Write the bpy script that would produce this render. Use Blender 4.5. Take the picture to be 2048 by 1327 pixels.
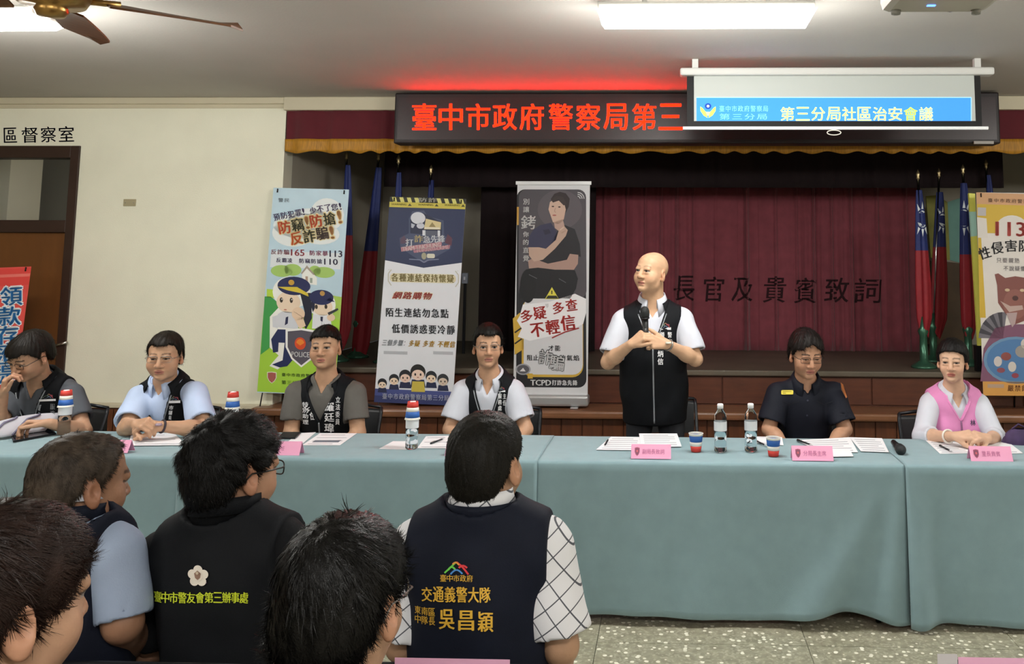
import bpy, bmesh, math, random
import numpy as np
from mathutils import Vector, Matrix
from mathutils.bvhtree import BVHTree
for _o in list(bpy.data.objects):
    bpy.data.objects.remove(_o)
SC = bpy.context.scene
COL = SC.collection
random.seed(7)
RNG = np.random.default_rng(7)

# ------------------------------------------------------------------ camera
FPX, PPX, PPY = 1736.2, 1285.5, 337.5          # focal length and optical centre, in pixels of the 2048 x 1327 frame
CAMH = 1.69
PITCH, YAW, ROLL = 5.99, 1.687, -0.247
cam = bpy.data.cameras.new('camera')
cam.sensor_fit = 'HORIZONTAL'
cam.sensor_width = 36.0
cam.lens = FPX / 2048 * 36.0
cam.shift_x = (1024 - PPX) / 2048
cam.shift_y = (PPY - 663.5) / 2048
cam.clip_start = 0.05
camo = bpy.data.objects.new('camera', cam)
COL.objects.link(camo)
camo.location = (0, 0, CAMH)
camo.rotation_euler = (math.pi / 2 + math.radians(PITCH), math.radians(ROLL), math.radians(YAW))
SC.camera = camo

# ------------------------------------------------------------------ world, exposure
world = bpy.data.worlds.new('world')
SC.world = world
world.use_nodes = True
world.node_tree.nodes['Background'].inputs[0].default_value = (0.75, 0.85, 1.0, 1)
world.node_tree.nodes['Background'].inputs[1].default_value = 0.08
SC.view_settings.view_transform = 'Standard'
SC.view_settings.look = 'None'
SC.view_settings.gamma = 1.0
SC.view_settings.use_curve_mapping = False
SC.view_settings.exposure = 0.25
LAMP_POWER = 4.0            # watts a ceiling fixture sends down through its diffuser
LAMP_SIDE = 35.0             # watts sent sideways by each end of the wrap-round diffuser
LAMP_COLOUR = (1.0, 0.99, 0.95)

_R = np.array(camo.rotation_euler.to_matrix())
def _ray(px, py):
    return _R @ np.array([(px - PPX) / FPX, -(py - PPY) / FPX, -1.0])
def at(px, py, Y):
    d = _ray(px, py)
    return Vector((0, 0, CAMH)) + Vector(d) * (Y / d[1])
def atz(px, py, Z):
    d = _ray(px, py)
    return Vector((0, 0, CAMH)) + Vector(d) * ((Z - CAMH) / d[2])

# ------------------------------------------------------------------ materials
def lin(c):
    if isinstance(c, str):
        c = [int(c[i:i + 2], 16) / 255 for i in (0, 2, 4)]
    return tuple((x / 12.92 if x <= 0.04045 else ((x + 0.055) / 1.055) ** 2.4) for x in c)
MATS = {}
def mat(name, col, rough=0.6, metal=0.0, var=0.0, scale=8.0, bump=0.0, bscale=60.0, spec=0.5, emit=None, estr=0.0, trans=0.0, ior=1.45, stretch=None, coat=0.0, sheen=0.0):
    if name in MATS:
        return MATS[name]
    m = bpy.data.materials.new(name)
    m.use_nodes = True
    nt = m.node_tree
    b = nt.nodes['Principled BSDF']
    c = lin(col) if isinstance(col, str) else col
    b.inputs['Base Color'].default_value = (*c, 1)
    b.inputs['Roughness'].default_value = rough
    b.inputs['Metallic'].default_value = metal
    b.inputs['Specular IOR Level'].default_value = spec
    b.inputs['Transmission Weight'].default_value = trans
    b.inputs['IOR'].default_value = ior
    b.inputs['Coat Weight'].default_value = coat
    b.inputs['Sheen Weight'].default_value = sheen
    if emit is not None:
        b.inputs['Emission Color'].default_value = (*emit, 1)
        b.inputs['Emission Strength'].default_value = estr
    if var or bump:
        tc = nt.nodes.new('ShaderNodeTexCoord')
        src = tc.outputs['Object']
        if stretch:
            mp = nt.nodes.new('ShaderNodeMapping')
            mp.inputs['Scale'].default_value = stretch
            nt.links.new(src, mp.inputs['Vector'])
            src = mp.outputs['Vector']
    if var:
        n = nt.nodes.new('ShaderNodeTexNoise')
        n.inputs['Scale'].default_value = scale
        n.inputs['Detail'].default_value = 5
        nt.links.new(src, n.inputs['Vector'])
        r = nt.nodes.new('ShaderNodeValToRGB')
        r.color_ramp.elements[0].position = 0.3
        r.color_ramp.elements[1].position = 0.7
        r.color_ramp.elements[0].color = (*[max(0, x * (1 - var)) for x in c], 1)
        r.color_ramp.elements[1].color = (*[min(1, x * (1 + var)) for x in c], 1)
        nt.links.new(n.outputs['Fac'], r.inputs['Fac'])
        nt.links.new(r.outputs['Color'], b.inputs['Base Color'])
    if bump:
        n2 = nt.nodes.new('ShaderNodeTexNoise')
        n2.inputs['Scale'].default_value = bscale
        n2.inputs['Detail'].default_value = 4
        nt.links.new(src, n2.inputs['Vector'])
        bp = nt.nodes.new('ShaderNodeBump')
        bp.inputs['Strength'].default_value = bump
        bp.inputs['Distance'].default_value = 0.004
        nt.links.new(n2.outputs['Fac'], bp.inputs['Height'])
        nt.links.new(bp.outputs['Normal'], b.inputs['Normal'])
    MATS[name] = m
    return m
def flat(col, rough=0.55):
    return mat('ink_' + col, col, rough)
def vcol_mat(name, rough=0.5, bump=0.0, bscale=300.0, sss=0.0, attr='Col'):
    if name in MATS:
        return MATS[name]
    m = mat(name, (0.5, 0.5, 0.5), rough, bump=bump, bscale=bscale, spec=0.35)
    nt = m.node_tree
    a = nt.nodes.new('ShaderNodeVertexColor')
    a.layer_name = attr
    nt.links.new(a.outputs['Color'], nt.nodes['Principled BSDF'].inputs['Base Color'])
    return m

# ------------------------------------------------------------------ objects
def origin(o):
    v = Vector((0, 0, 0))
    while o is not None:
        v += o.location
        o = o.parent
    return v
def tag(o, label=None, cat=None, group=None, kind=None):
    if label: o['label'] = label
    if cat: o['category'] = cat
    if group: o['group'] = group
    if kind: o['kind'] = kind
    return o
def empty(name, loc, label=None, cat=None, group=None, kind=None):
    o = bpy.data.objects.new(name, None)
    COL.objects.link(o)
    o.location = loc
    o.empty_display_size = 0.1
    return tag(o, label, cat, group, kind)
def link(name, me, parent=None, loc=None):
    o = bpy.data.objects.new(name, me)
    COL.objects.link(o)
    o.parent = parent
    if loc is not None:
        o.location = loc
    return o
class MB:
    """collects shapes (world or local coordinates) and links them as one mesh object"""
    def __init__(s):
        s.v = []; s.f = []; s.m = []; s.mats = []; s.sm = []
    def mi(s, m):
        if m not in s.mats: s.mats.append(m)
        return s.mats.index(m)
    def add(s, vs, fs, m, smooth=False):
        k = len(s.v); i = s.mi(m)
        s.v.extend([tuple(v) for v in vs])
        for f in fs:
            s.f.append(tuple(k + j for j in f)); s.m.append(i); s.sm.append(smooth)
        return s
    def box(s, lo, hi, m, bev=0.0):
        (x0, y0, z0), (x1, y1, z1) = lo, hi
        if bev <= 0:
            vs = [(x, y, z) for z in (z0, z1) for y in (y0, y1) for x in (x0, x1)]
            fs = [(0, 2, 3, 1), (4, 5, 7, 6), (0, 1, 5, 4), (2, 6, 7, 3), (0, 4, 6, 2), (1, 3, 7, 5)]
            return s.add(vs, fs, m)
        bm = bmesh.new()
        bmesh.ops.create_cube(bm, size=1.0)
        for v in bm.verts:
            v.co = Vector(((x0 + x1) / 2 + v.co.x * (x1 - x0), (y0 + y1) / 2 + v.co.y * (y1 - y0), (z0 + z1) / 2 + v.co.z * (z1 - z0)))
        bmesh.ops.bevel(bm, geom=list(bm.edges), offset=bev, segments=2, affect='EDGES', profile=0.5)
        bm.verts.index_update()
        s.add([v.co.copy() for v in bm.verts], [[v.index for v in f.verts] for f in bm.faces], m)
        bm.free()
        return s
    def tube(s, pts, r, m, n=8, closed=False, cap=True):
        pts = [Vector(p) for p in pts]
        rs = r if isinstance(r, (list, tuple)) else [r] * len(pts)
        vs = []; fs = []; prev = None
        N = len(pts)
        for i, p in enumerate(pts):
            if closed:
                t = pts[(i + 1) % N] - pts[i - 1]
            else:
                t = pts[min(i + 1, N - 1)] - pts[max(i - 1, 0)]
            t = t.normalized() if t.length > 1e-9 else Vector((0, 0, 1))
            if prev is None:
                u = t.orthogonal().normalized()
            else:
                u = (prev - t * prev.dot(t))
                u = u.normalized() if u.length > 1e-6 else t.orthogonal().normalized()
            prev = u
            w = t.cross(u)
            for k in range(n):
                a = 2 * math.pi * k / n
                vs.append(p + (u * math.cos(a) + w * math.sin(a)) * rs[i])
        for i in range(N if closed else N - 1):
            j = (i + 1) % N
            for k in range(n):
                fs.append((i * n + k, i * n + (k + 1) % n, j * n + (k + 1) % n, j * n + k))
        if cap and not closed:
            fs.append(tuple(range(n - 1, -1, -1)))
            fs.append(tuple((N - 1) * n + k for k in range(n)))
        return s.add(vs, fs, m, True)
    def lathe(s, prof, m, c=(0, 0, 0), n=20, smooth=True):
        vs = []; fs = []
        for (r, z) in prof:
            for k in range(n):
                a = 2 * math.pi * k / n
                vs.append((c[0] + r * math.cos(a), c[1] + r * math.sin(a), c[2] + z))
        for i in range(len(prof) - 1):
            for k in range(n):
                fs.append((i * n + k, i * n + (k + 1) % n, (i + 1) * n + (k + 1) % n, (i + 1) * n + k))
        if prof[0][0] > 1e-6: fs.append(tuple(range(n - 1, -1, -1)))
        if prof[-1][0] > 1e-6: fs.append(tuple((len(prof) - 1) * n + k for k in range(n)))
        return s.add(vs, fs, m, smooth)
    def grid(s, P, m, smooth=True, flip=False):
        """P: rows of points"""
        k = len(P[0]); vs = [p for row in P for p in row]; fs = []
        for i in range(len(P) - 1):
            for j in range(k - 1):
                q = (i * k + j, i * k + j + 1, (i + 1) * k + j + 1, (i + 1) * k + j)
                fs.append(q[::-1] if flip else q)
        return s.add(vs, fs, m, smooth)
    def build(s, name, parent=None, loc=None, world=True):
        """world=True: the collected coordinates are world coordinates"""
        me = bpy.data.meshes.new(name)
        o0 = Vector((0, 0, 0))
        if parent is not None:
            o0 = origin(parent) if world else Vector((0, 0, 0))
        elif loc is not None:
            o0 = Vector(loc) if world else Vector((0, 0, 0))
        me.from_pydata([(v[0] - o0.x, v[1] - o0.y, v[2] - o0.z) for v in s.v], [], s.f)
        for m in s.mats: me.materials.append(m)
        me.polygons.foreach_set('material_index', s.m)
        me.polygons.foreach_set('use_smooth', s.sm)
        me.update()
        return link(name, me, parent, loc if parent is None else None)
def dup(root, loc, rotz=None, label=None):
    r = root.copy(); COL.objects.link(r); r.location = loc
    if rotz is not None: r.rotation_euler = (0, 0, rotz)
    if label: r['label'] = label
    for ch in list(root.children):
        c = ch.copy(); COL.objects.link(c); c.parent = r
        for g in list(ch.children):
            d = g.copy(); COL.objects.link(d); d.parent = c
    return r
def solidify(o, t, off=0.0):
    md = o.modifiers.new('solid', 'SOLIDIFY'); md.thickness = t; md.offset = off
    return o

# ------------------------------------------------------------------ lettering (Blender's own built-in font)
_tc = bpy.data.curves.new('lettering_source', 'FONT')
_to = bpy.data.objects.new('lettering_source', _tc)
_tcache = {}
def glyphs(txt, bold=0.0):
    k = (txt, bold)
    if k not in _tcache:
        COL.objects.link(_to)
        _tc.body = txt; _tc.offset = bold; _tc.resolution_u = 2
        dg = bpy.context.evaluated_depsgraph_get()
        me = _to.evaluated_get(dg).to_mesh()
        v = np.array([x.co[:2] for x in me.vertices], float).reshape(-1, 2)
        f = [tuple(p.vertices) for p in me.polygons]
        _to.evaluated_get(dg).to_mesh_clear()
        COL.objects.unlink(_to)
        _tcache[k] = (v, f)
    return _tcache[k]
def text_box(txt, x0, y0, x1, y1, bold=0.0, shear=0.0, angle=0.0, vertical=False, mono=False):
    """glyph outlines fitted into a box (y grows downward in page units): list of (points, faces)"""
    out = []
    chars = [c for c in txt]
    if vertical or mono:
        n = len(chars)
        for i, c in enumerate(chars):
            if c == ' ': continue
            if vertical:
                bx = (x0, y0 + (y1 - y0) * i / n, x1, y0 + (y1 - y0) * (i + 0.9) / n)
            else:
                bx = (x0 + (x1 - x0) * i / n, y0, x0 + (x1 - x0) * (i + 0.9) / n, y1)
            v, f = glyphs(c, bold)
            if not len(v): continue
            if ord(c) > 0x2e80 or c.isdigit():
                sx, sy = bx[2] - bx[0], bx[3] - bx[1]
                w = v * 1.0
                if ord(c) > 0x2e80:
                    p = np.stack([bx[0] + w[:, 0] * sx, bx[1] + (0.86 - w[:, 1]) * sy], 1)
                else:
                    mn, mx = v.min(0), v.max(0)
                    p = np.stack([bx[0] + (w[:, 0] - mn[0]) / max(mx[0] - mn[0], .35) * sx, bx[1] + (1 - (w[:, 1] - mn[1]) / (mx[1] - mn[1])) * sy], 1)
            else:
                sy = bx[3] - bx[1]
                p = np.stack([(bx[0] + bx[2]) / 2 + (v[:, 0] - v[:, 0].mean()) * sy, bx[1] + (0.86 - v[:, 1]) * sy], 1)
            out.append((p, f))
    else:
        v, f = glyphs(txt, bold)
        mn, mx = v.min(0), v.max(0)
        p = np.stack([x0 + (v[:, 0] - mn[0]) / (mx[0] - mn[0]) * (x1 - x0), y0 + (1 - (v[:, 1] - mn[1]) / (mx[1] - mn[1])) * (y1 - y0)], 1)
        out.append((p, f))
    cx, cy = (x0 + x1) / 2, (y0 + y1) / 2
    res = []
    for p, f in out:
        q = p.copy()
        if shear: q[:, 0] -= (q[:, 1] - cy) * shear
        if angle:
            a = math.radians(angle); d = q - (cx, cy)
            q = np.stack([cx + d[:, 0] * math.cos(a) + d[:, 1] * math.sin(a), cy - d[:, 0] * math.sin(a) + d[:, 1] * math.cos(a)], 1)
        res.append((q, f))
    return res
class Page:
    """flat print laid out on a real sheet; fn maps page units to a point on the sheet raised by h metres"""
    def __init__(s, fn, step=0.0005):
        s.fn = fn; s.step = step; s.art = MB(); s.txt = MB()
    def poly(s, pts, col, layer=1, mb=None):
        (mb or s.art).add([s.fn(x, y, layer * s.step) for x, y in pts], [tuple(range(len(pts) - 1, -1, -1))], col if not isinstance(col, str) else flat(col))
    def rect(s, x0, y0, x1, y1, col, layer=1):
        s.poly([(x0, y0), (x1, y0), (x1, y1), (x0, y1)], col, layer)
    def ell(s, cx, cy, rx, ry, col, layer=1, n=24, a0=0, a1=360):
        s.poly([(cx + rx * math.cos(math.radians(a0 + (a1 - a0) * k / n)), cy + ry * math.sin(math.radians(a0 + (a1 - a0) * k / n))) for k in range(n + (a1 - a0 < 360))], col, layer)
    def rrect(s, x0, y0, x1, y1, r, col, layer=1):
        pts = []
        for cx, cy, a in ((x1 - r, y0 + r, -90), (x1 - r, y1 - r, 0), (x0 + r, y1 - r, 90), (x0 + r, y0 + r, 180)):
            for k in range(6):
                t = math.radians(a + 18 * k)
                pts.append((cx + r * math.cos(t), cy + r * math.sin(t)))
        s.poly(pts, col, layer)
    def line(s, pts, w, col, layer=1):
        for (x0, y0), (x1, y1) in zip(pts[:-1], pts[1:]):
            d = math.hypot(x1 - x0, y1 - y0) or 1
            nx, ny = -(y1 - y0) / d * w / 2, (x1 - x0) / d * w / 2
            s.poly([(x0 + nx, y0 + ny), (x0 - nx, y0 - ny), (x1 - nx, y1 - ny), (x1 + nx, y1 + ny)], col, layer)
    def text(s, txt, x0, y0, x1, y1, col, layer=6, bold=0.0, outline=None, ob=0.06, **k):
        h = (y1 - y0) if not k.get('vertical') else (x1 - x0)
        def lay(m, b, lv):
            sh = [(0, 0)]
            if b > 0:
                d = b * h
                sh = [(d * math.cos(a), d * math.sin(a)) for a in [j * math.pi / 3 + 0.5 for j in range(6 if b > 0.05 else 3)]] + ([(0, 0)] if b > 0.05 else [])
            for p, f in text_box(txt, x0, y0, x1, y1, 0.0, **k):
                for dx, dy in sh:
                    s.txt.add([s.fn(x + dx, y + dy, lv * s.step) for x, y in p], f, m)
        if outline:
            lay(flat(outline), ob, layer - 1)
        lay(col if not isinstance(col, str) else flat(col), bold, layer)
    def build(s, parent, art='printed_artwork', txt='lettering'):
        a = s.art.build(art, parent) if s.art.v else None
        t = s.txt.build(txt, parent) if s.txt.v else None
        return a, t
def homography(src, dst):
    A = []
    for (x, y), (u, v) in zip(src, dst):
        A.append([x, y, 1, 0, 0, 0, -u * x, -u * y, -u]); A.append([0, 0, 0, x, y, 1, -v * x, -v * y, -v])
    H = np.linalg.svd(np.array(A))[2][-1].reshape(3, 3)
    def f(x, y):
        w = H @ np.array([x, y, 1.0])
        return w[0] / w[2], w[1] / w[2]
    return f
def sheet_frame(corners, Y0, Y1):
    """a flat rectangular sheet whose corners stand at the given picture corners (TL, TR, BR, BL) at depth Y1 (top) and Y0 (foot)"""
    TL, TR, BR, BL = [at(*c, y) for c, y in zip(corners, (Y1, Y1, Y0, Y0))]
    bm = (BL + BR) / 2; tm = (TL + TR) / 2
    W = ((TR - TL).length + (BR - BL).length) / 2
    up = (tm - bm); H = up.length; up.normalize()
    rt = ((TR - TL) + (BR - BL)); rt = (rt - up * rt.dot(up)).normalized()
    nrm = rt.cross(up)          # towards the camera side (-Y)
    if nrm.y > 0: nrm = -nrm
    o = bm - rt * W / 2
    hm = homography(corners, [(0, H), (W, H), (W, 0), (0, 0)])
    def fn(x, y, h=0.0):
        u, v = hm(x, y)
        return o + rt * u + up * v + nrm * h
    def uv(u, v, h=0.0):
        return o + rt * u + up * v + nrm * h
    return fn, uv, W, H, bm, rt, up, nrm
# ------------------------------------------------------------------ lamps of the room (fixture row over the table, rows further back)
YW = 7.0            # plane of the wall the stage opens in
ZC = 3.01           # ceiling
XS0, XS1 = -3.16, 4.3
M_white_paint = mat('white_enamel', 'd9d9d4', 0.45)
M_diff = mat('lamp_diffuser', 'ffffff', 0.5, emit=(1, 0.97, 0.9), estr=6.0)
lamp0 = None
LAMP_X = (-3.63, 0.18, 3.9)
LAMP_Y = (4.15, -0.4, -4.6)
def make_lamp():
    r = empty('ceiling_light', (0, 0, 0))
    b = MB()
    b.box((-0.52, -0.10, 0.035), (0.52, 0.10, 0.075), M_white_paint, 0.008)
    b.box((-0.525, -0.05, 0.075), (0.525, 0.05, 0.095), M_white_paint)
    b.build('housing', r)
    d = MB()
    w0, w1 = 0.10, 0.145
    vs = [(-0.52, -w1, 0.034), (0.52, -w1, 0.034), (0.52, w1, 0.034), (-0.52, w1, 0.034), (-0.50, -w0, 0), (0.50, -w0, 0), (0.50, w0, 0), (-0.50, w0, 0)]
    d.add(vs, [(0, 1, 2, 3), (7, 6, 5, 4), (0, 4, 5, 1), (1, 5, 6, 2), (2, 6, 7, 3), (3, 7, 4, 0)], M_diff)
    d.build('diffuser', r)
    for x in (-0.3, 0.3):
        MB().tube([(x, 0, 0.09), (x, 0, ZC - 2.84)], 0.012, M_white_paint).build('stem', r)
    L = bpy.data.lights.new('lamp_glow', 'AREA')
    L.shape = 'RECTANGLE'; L.size = 1.0; L.size_y = 0.2; L.energy = LAMP_POWER; L.color = LAMP_COLOUR
    lo = bpy.data.objects.new('lamp_glow', L); COL.objects.link(lo); lo.parent = r; lo.location = (0, 0, -0.004)
    for x in (-0.42, -0.14, 0.14, 0.42):
        L2 = bpy.data.lights.new('lamp_side_glow', 'POINT'); L2.energy = LAMP_SIDE / 2; L2.color = LAMP_COLOUR; L2.shadow_soft_size = 0.09
        l2 = bpy.data.objects.new('lamp_side_glow', L2); COL.objects.link(l2); l2.parent = r; l2.location = (x, 0, -0.12)
    return r
lamp_names = {(1, 0): 'long white ceiling light glowing above the middle of the head table', (0, 0): 'white ceiling light at the left edge beside the ceiling fan',
              (2, 0): 'white ceiling light in the table row out past the projector'}
for j, y in enumerate(LAMP_Y):
    for i, x in enumerate(LAMP_X):
        if lamp0 is None:
            lamp0 = make_lamp(); r = lamp0; r.location = (x, y, 2.84)
        else:
            r = dup(lamp0, (x, y, 2.84))
        tag(r, lamp_names.get((i, j), 'white ceiling light over the audience rows behind the camera'), 'ceiling light', 'ceiling lights in rows')

# ------------------------------------------------------------------ shell
M_wall = mat('cream_wall_paint', 'eeecd8', 0.75, var=0.03, scale=3, bump=0.25, bscale=120)
M_ceil = mat('ceiling_paint', 'bab6b0', 0.85, var=0.03, scale=2, bump=0.2, bscale=60)
M_sidewall = mat('stage_side_paint', 'b3ac9c', 0.8, var=0.06, scale=3)
M_dark = mat('stage_black_paint', '1b1716', 0.85)
M_brown = mat('brown_stage_wood', '58301f', 0.42, var=0.22, scale=5, stretch=(1, 6, 6), bump=0.1)
M_brown2 = mat('brown_plank_wood', '5a3118', 0.45, var=0.25, scale=6, stretch=(6, 6, 0.7), bump=0.1)
M_trim = mat('cream_trim', 'cfc6ad', 0.6)
def S(name, mb, parent=None):
    o = mb.build(name, parent)
    if parent is None: o['kind'] = 'structure'
    return o
# terrazzo floor: slabs on a bed
def terrazzo():
    m = bpy.data.materials.new('terrazzo'); m.use_nodes = True
    nt = m.node_tree; b = nt.nodes['Principled BSDF']
    g = nt.nodes.new('ShaderNodeNewGeometry')
    v = nt.nodes.new('ShaderNodeTexVoronoi'); v.inputs['Scale'].default_value = 34; v.inputs['Randomness'].default_value = 1
    v2 = nt.nodes.new('ShaderNodeTexVoronoi'); v2.inputs['Scale'].default_value = 95
    n = nt.nodes.new('ShaderNodeTexNoise'); n.inputs['Scale'].default_value = 26; n.inputs['Detail'].default_value = 2
    for q in (v, v2): nt.links.new(g.outputs['Position'], q.inputs['Vector'])
    nt.links.new(g.outputs['Position'], n.inputs['Vector'])
    def ramp(src, p0, p1, c0, c1):
        r = nt.nodes.new('ShaderNodeValToRGB'); e = r.color_ramp.elements
        e[0].position = p0; e[1].position = p1; e[0].color = (*c0, 1); e[1].color = (*c1, 1)
        nt.links.new(src, r.inputs['Fac']); return r.outputs['Color']
    base = ramp(n.outputs['Fac'], 0.35, 0.65, lin('84816d'), lin('9c9984'))
    sep = nt.nodes.new('ShaderNodeSeparateColor'); nt.links.new(v.outputs['Color'], sep.inputs[0])
    big = ramp(v.outputs['Distance'], 0.30, 0.36, (1, 1, 1), (0, 0, 0))
    pick = ramp(sep.outputs['Red'], 0.50, 0.54, (0, 0, 0), (1, 1, 1))
    mu = nt.nodes.new('ShaderNodeMath'); mu.operation = 'MULTIPLY'
    nt.links.new(big, mu.inputs[0]); nt.links.new(pick, mu.inputs[1])
    mix = nt.nodes.new('ShaderNodeMix'); mix.data_type = 'RGBA'
    nt.links.new(mu.outputs[0], mix.inputs['Factor']); nt.links.new(base, mix.inputs['A']); mix.inputs['B'].default_value = (*lin('f1efdf'), 1)
    sep2 = nt.nodes.new('ShaderNodeSeparateColor'); nt.links.new(v2.outputs['Color'], sep2.inputs[0])
    small = ramp(sep2.outputs['Green'], 0.72, 0.78, (0, 0, 0), (1, 1, 1))
    mix2 = nt.nodes.new('ShaderNodeMix'); mix2.data_type = 'RGBA'
    ms = nt.nodes.new('ShaderNodeMath'); ms.operation = 'MULTIPLY'; ms.inputs[1].default_value = 0.35
    nt.links.new(small, ms.inputs[0]); nt.links.new(ms.outputs[0], mix2.inputs['Factor'])
    nt.links.new(mix.outputs['Result'], mix2.inputs['A']); mix2.inputs['B'].default_value = (*lin('c9c6b2'), 1)
    nt.links.new(mix2.outputs['Result'], b.inputs['Base Color'])
    b.inputs['Roughness'].default_value = 0.38
    return m
M_terr = terrazzo()
M_grout = mat('floor_joint', '4d4a40', 0.9)
FX0, FX1, FY0 = -6.9, 5.2, -6.2
floor = S('floor', MB().box((FX0, FY0, -0.1), (FX1, 9.6, -0.012), M_grout))
PS = 0.932
tile_me = None
x0 = 0.616 - PS * 8
for i in range(13):
    for j in range(15):
        x = x0 + i * PS; y = -6.2 + j * PS
        if y + PS > 7.3: continue
        xa, xb = max(x, FX0), min(x + PS, FX1)
        if tile_me is None:
            b = MB(); b.box((0.0015, 0.0015, -0.014), (PS - 0.0015, PS - 0.0015, 0.0), M_terr)
            o = b.build('tile', None, None); o.parent = floor; tile_me = o.data; o.location = (x, y, 0)
        else:
            link('tile', tile_me, floor, (x, y, 0))
ceiling = S('ceiling', MB().box((-7.6, FY0 - 0.4, ZC), (6.0, 7.15, ZC + 0.2), M_ceil))
S('ceiling_stage', MB().box((XS0, 7.15, ZC + 0.02), (XS1, 9.6, ZC + 0.2), M_dark))
# wall left of the stage with a doorway
DX0, DX1, DZ = -5.92, -4.87, 2.61
b = MB()
b.box((DX1, YW, 0.0), (XS0, YW + 0.16, ZC), M_wall)
b.box((-7.6, YW, 0.0), (DX0, YW + 0.16, ZC), M_wall)
b.box((DX0, YW, DZ), (DX1, YW + 0.16, ZC), M_wall)
wl = S('wall_stage_side', b)
M_wall2 = mat('tan_wall_paint', '9c9380', 0.8, var=0.03, scale=3)  # tan of these unseen walls chosen darker to cut bounce light
S('wall_left', MB().box((-7.1, FY0, 0), (-6.9, YW, ZC), M_wall2))
S('wall_right', MB().box((FX1, FY0, 0), (FX1 + 0.2, 9.6, ZC), M_wall2))
S('wall_back', MB().box((-7.1, FY0 - 0.2, 0), (FX1 + 0.2, FY0, ZC), M_wall2))
S('wall_right_of_stage', MB().box((XS1, YW, 0), (FX1, YW + 0.16, ZC), M_wall))
# cornice at the top of the left wall
S('trim_1', MB().box((-6.9, YW - 0.05, ZC - 0.055), (XS0, YW, ZC), M_trim, 0.008).box((-6.9, YW - 0.02, ZC - 0.085), (XS0, YW, ZC - 0.055), M_trim))
# wooden dado under the cream wall
dado = S('baseboard_left', MB().box((DX1 + 0.02, YW - 0.03, 0.0), (XS0, YW - 0.002, 0.50), M_brown))
MB().box((DX1 + 0.02, YW - 0.05, 0.50), (XS0, YW - 0.002, 0.535), M_trim, 0.006).build('rail', dado)
pl_me = None
n = int((XS0 - DX1) / 0.14)
for i in range(n):
    x = DX1 + 0.03 + i * 0.14
    if pl_me is None:
        o = MB().box((0, 0, 0), (0.134, 0.012, 0.46), M_brown2, 0.003).build('plank', None); o.parent = dado; pl_me = o.data; o.location = (x, YW - 0.043, 0.03)
    else:
        link('plank', pl_me, dado, (x, YW - 0.043, 0.03))
# beam over the stage opening
S('trim_2', MB().box((XS0, YW - 0.06, 2.90), (XS1, YW + 0.15, ZC), M_trim, 0.006))
# ---- stage: floor, riser, long step with nosing, plank fronts
stage = empty('stage_platform', (0.5, 7.2, 0), kind='structure')
b = MB(); b.box((XS0, 7.19, 0.0), (XS1, 9.6, 0.80), M_brown); b.build('platform', stage)
MB().box((XS0, 7.14, 0.765), (XS1, 9.6, 0.81), mat('stage_floor_boards', '5d5548', 0.5, var=0.15, scale=4), 0.01).build('floor_edge', stage)
MB().box((XS0 - 0.1, 6.93, 0.0), (XS1, 7.19, 0.47), M_brown).build('step', stage)
MB().box((XS0 - 0.1, 6.83, 0.47), (XS1, 7.19, 0.53), mat('worn_step_nosing', '7a5238', 0.35, var=0.2, scale=4, stretch=(1, 5, 5)), 0.018).build('nosing', stage)
pl_me = None
i = 0; x = XS0 - 0.1
while x < XS1 - 0.1:
    if pl_me is None:
        o = MB().box((0, 0, 0), (0.155, 0.014, 0.43), M_brown2, 0.003).build('plank', None); o.parent = stage; pl_me = o.data
    else:
        o = link('plank', pl_me, stage)
    o.location = Vector((x, 6.915, 0.03)) - stage.location
    x += 0.162
pl_me = None; x = XS0
while x < XS1 - 0.2:
    if pl_me is None:
        o = MB().box((0, 0, 0), (1.19, 0.012, 0.215), M_brown, 0.004).build('riser_panel', None); o.parent = stage; pl_me = o.data
    else:
        o = link('riser_panel', pl_me, stage)
    o.location = Vector((x, 7.177, 0.54)) - stage.location
    x += 1.2
# inside of the stage
S('wall_stage_left', MB().box((XS0 - 0.15, YW + 0.16, 0.81), (XS0, 9.6, ZC), M_sidewall))
S('wall_stage_right', MB().box((XS1, YW + 0.16, 0.81), (XS1 + 0.15, 9.6, ZC), M_sidewall))
S('wall_stage_back', MB().box((XS0, 9.5, 0.81), (XS1, 9.65, ZC), M_sidewall))

# ---- door with transom
M_frame = mat('dark_door_frame', '35231a', 0.5, var=0.1, scale=8)
M_door = mat('brown_door', '6b431d', 0.45, var=0.12, scale=3, stretch=(3, 3, 0.6))
M_glass = mat('window_glass', 'ffffff', 0.03, trans=1.0, ior=1.45)
dr = empty('door_1', (DX1 - 0.5, YW + 0.06, 0), kind='structure')
b = MB()
b.box((DX1 - 0.075, YW - 0.015, 0), (DX1, YW + 0.14, DZ), M_frame, 0.004)
b.box((DX0, YW - 0.015, 0), (DX0 + 0.075, YW + 0.14, DZ), M_frame, 0.004)
b.build('jamb', dr)
MB().box((DX0 + 0.075, YW - 0.015, DZ - 0.10), (DX1 - 0.075, YW + 0.14, DZ), M_frame, 0.004).build('head_rail', dr)
MB().box((DX0 + 0.075, YW - 0.012, 1.895), (DX1 - 0.075, YW + 0.13, 1.995), M_frame, 0.004).build('transom_bar', dr)
leaf = MB().box((DX0 + 0.078, YW + 0.03, 0.01), (DX1 - 0.078, YW + 0.075, 1.893), M_door, 0.003).build('door_leaf', dr)
MB().box((DX0 + 0.078, YW + 0.05, 1.997), (DX1 - 0.078, YW + 0.056, DZ - 0.102), M_glass).build('transom_pane', dr)
hm = mat('brushed_steel', 'b9b6ae', 0.28, metal=1.0)
hp = at(122, 690, YW + 0.02)
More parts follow.
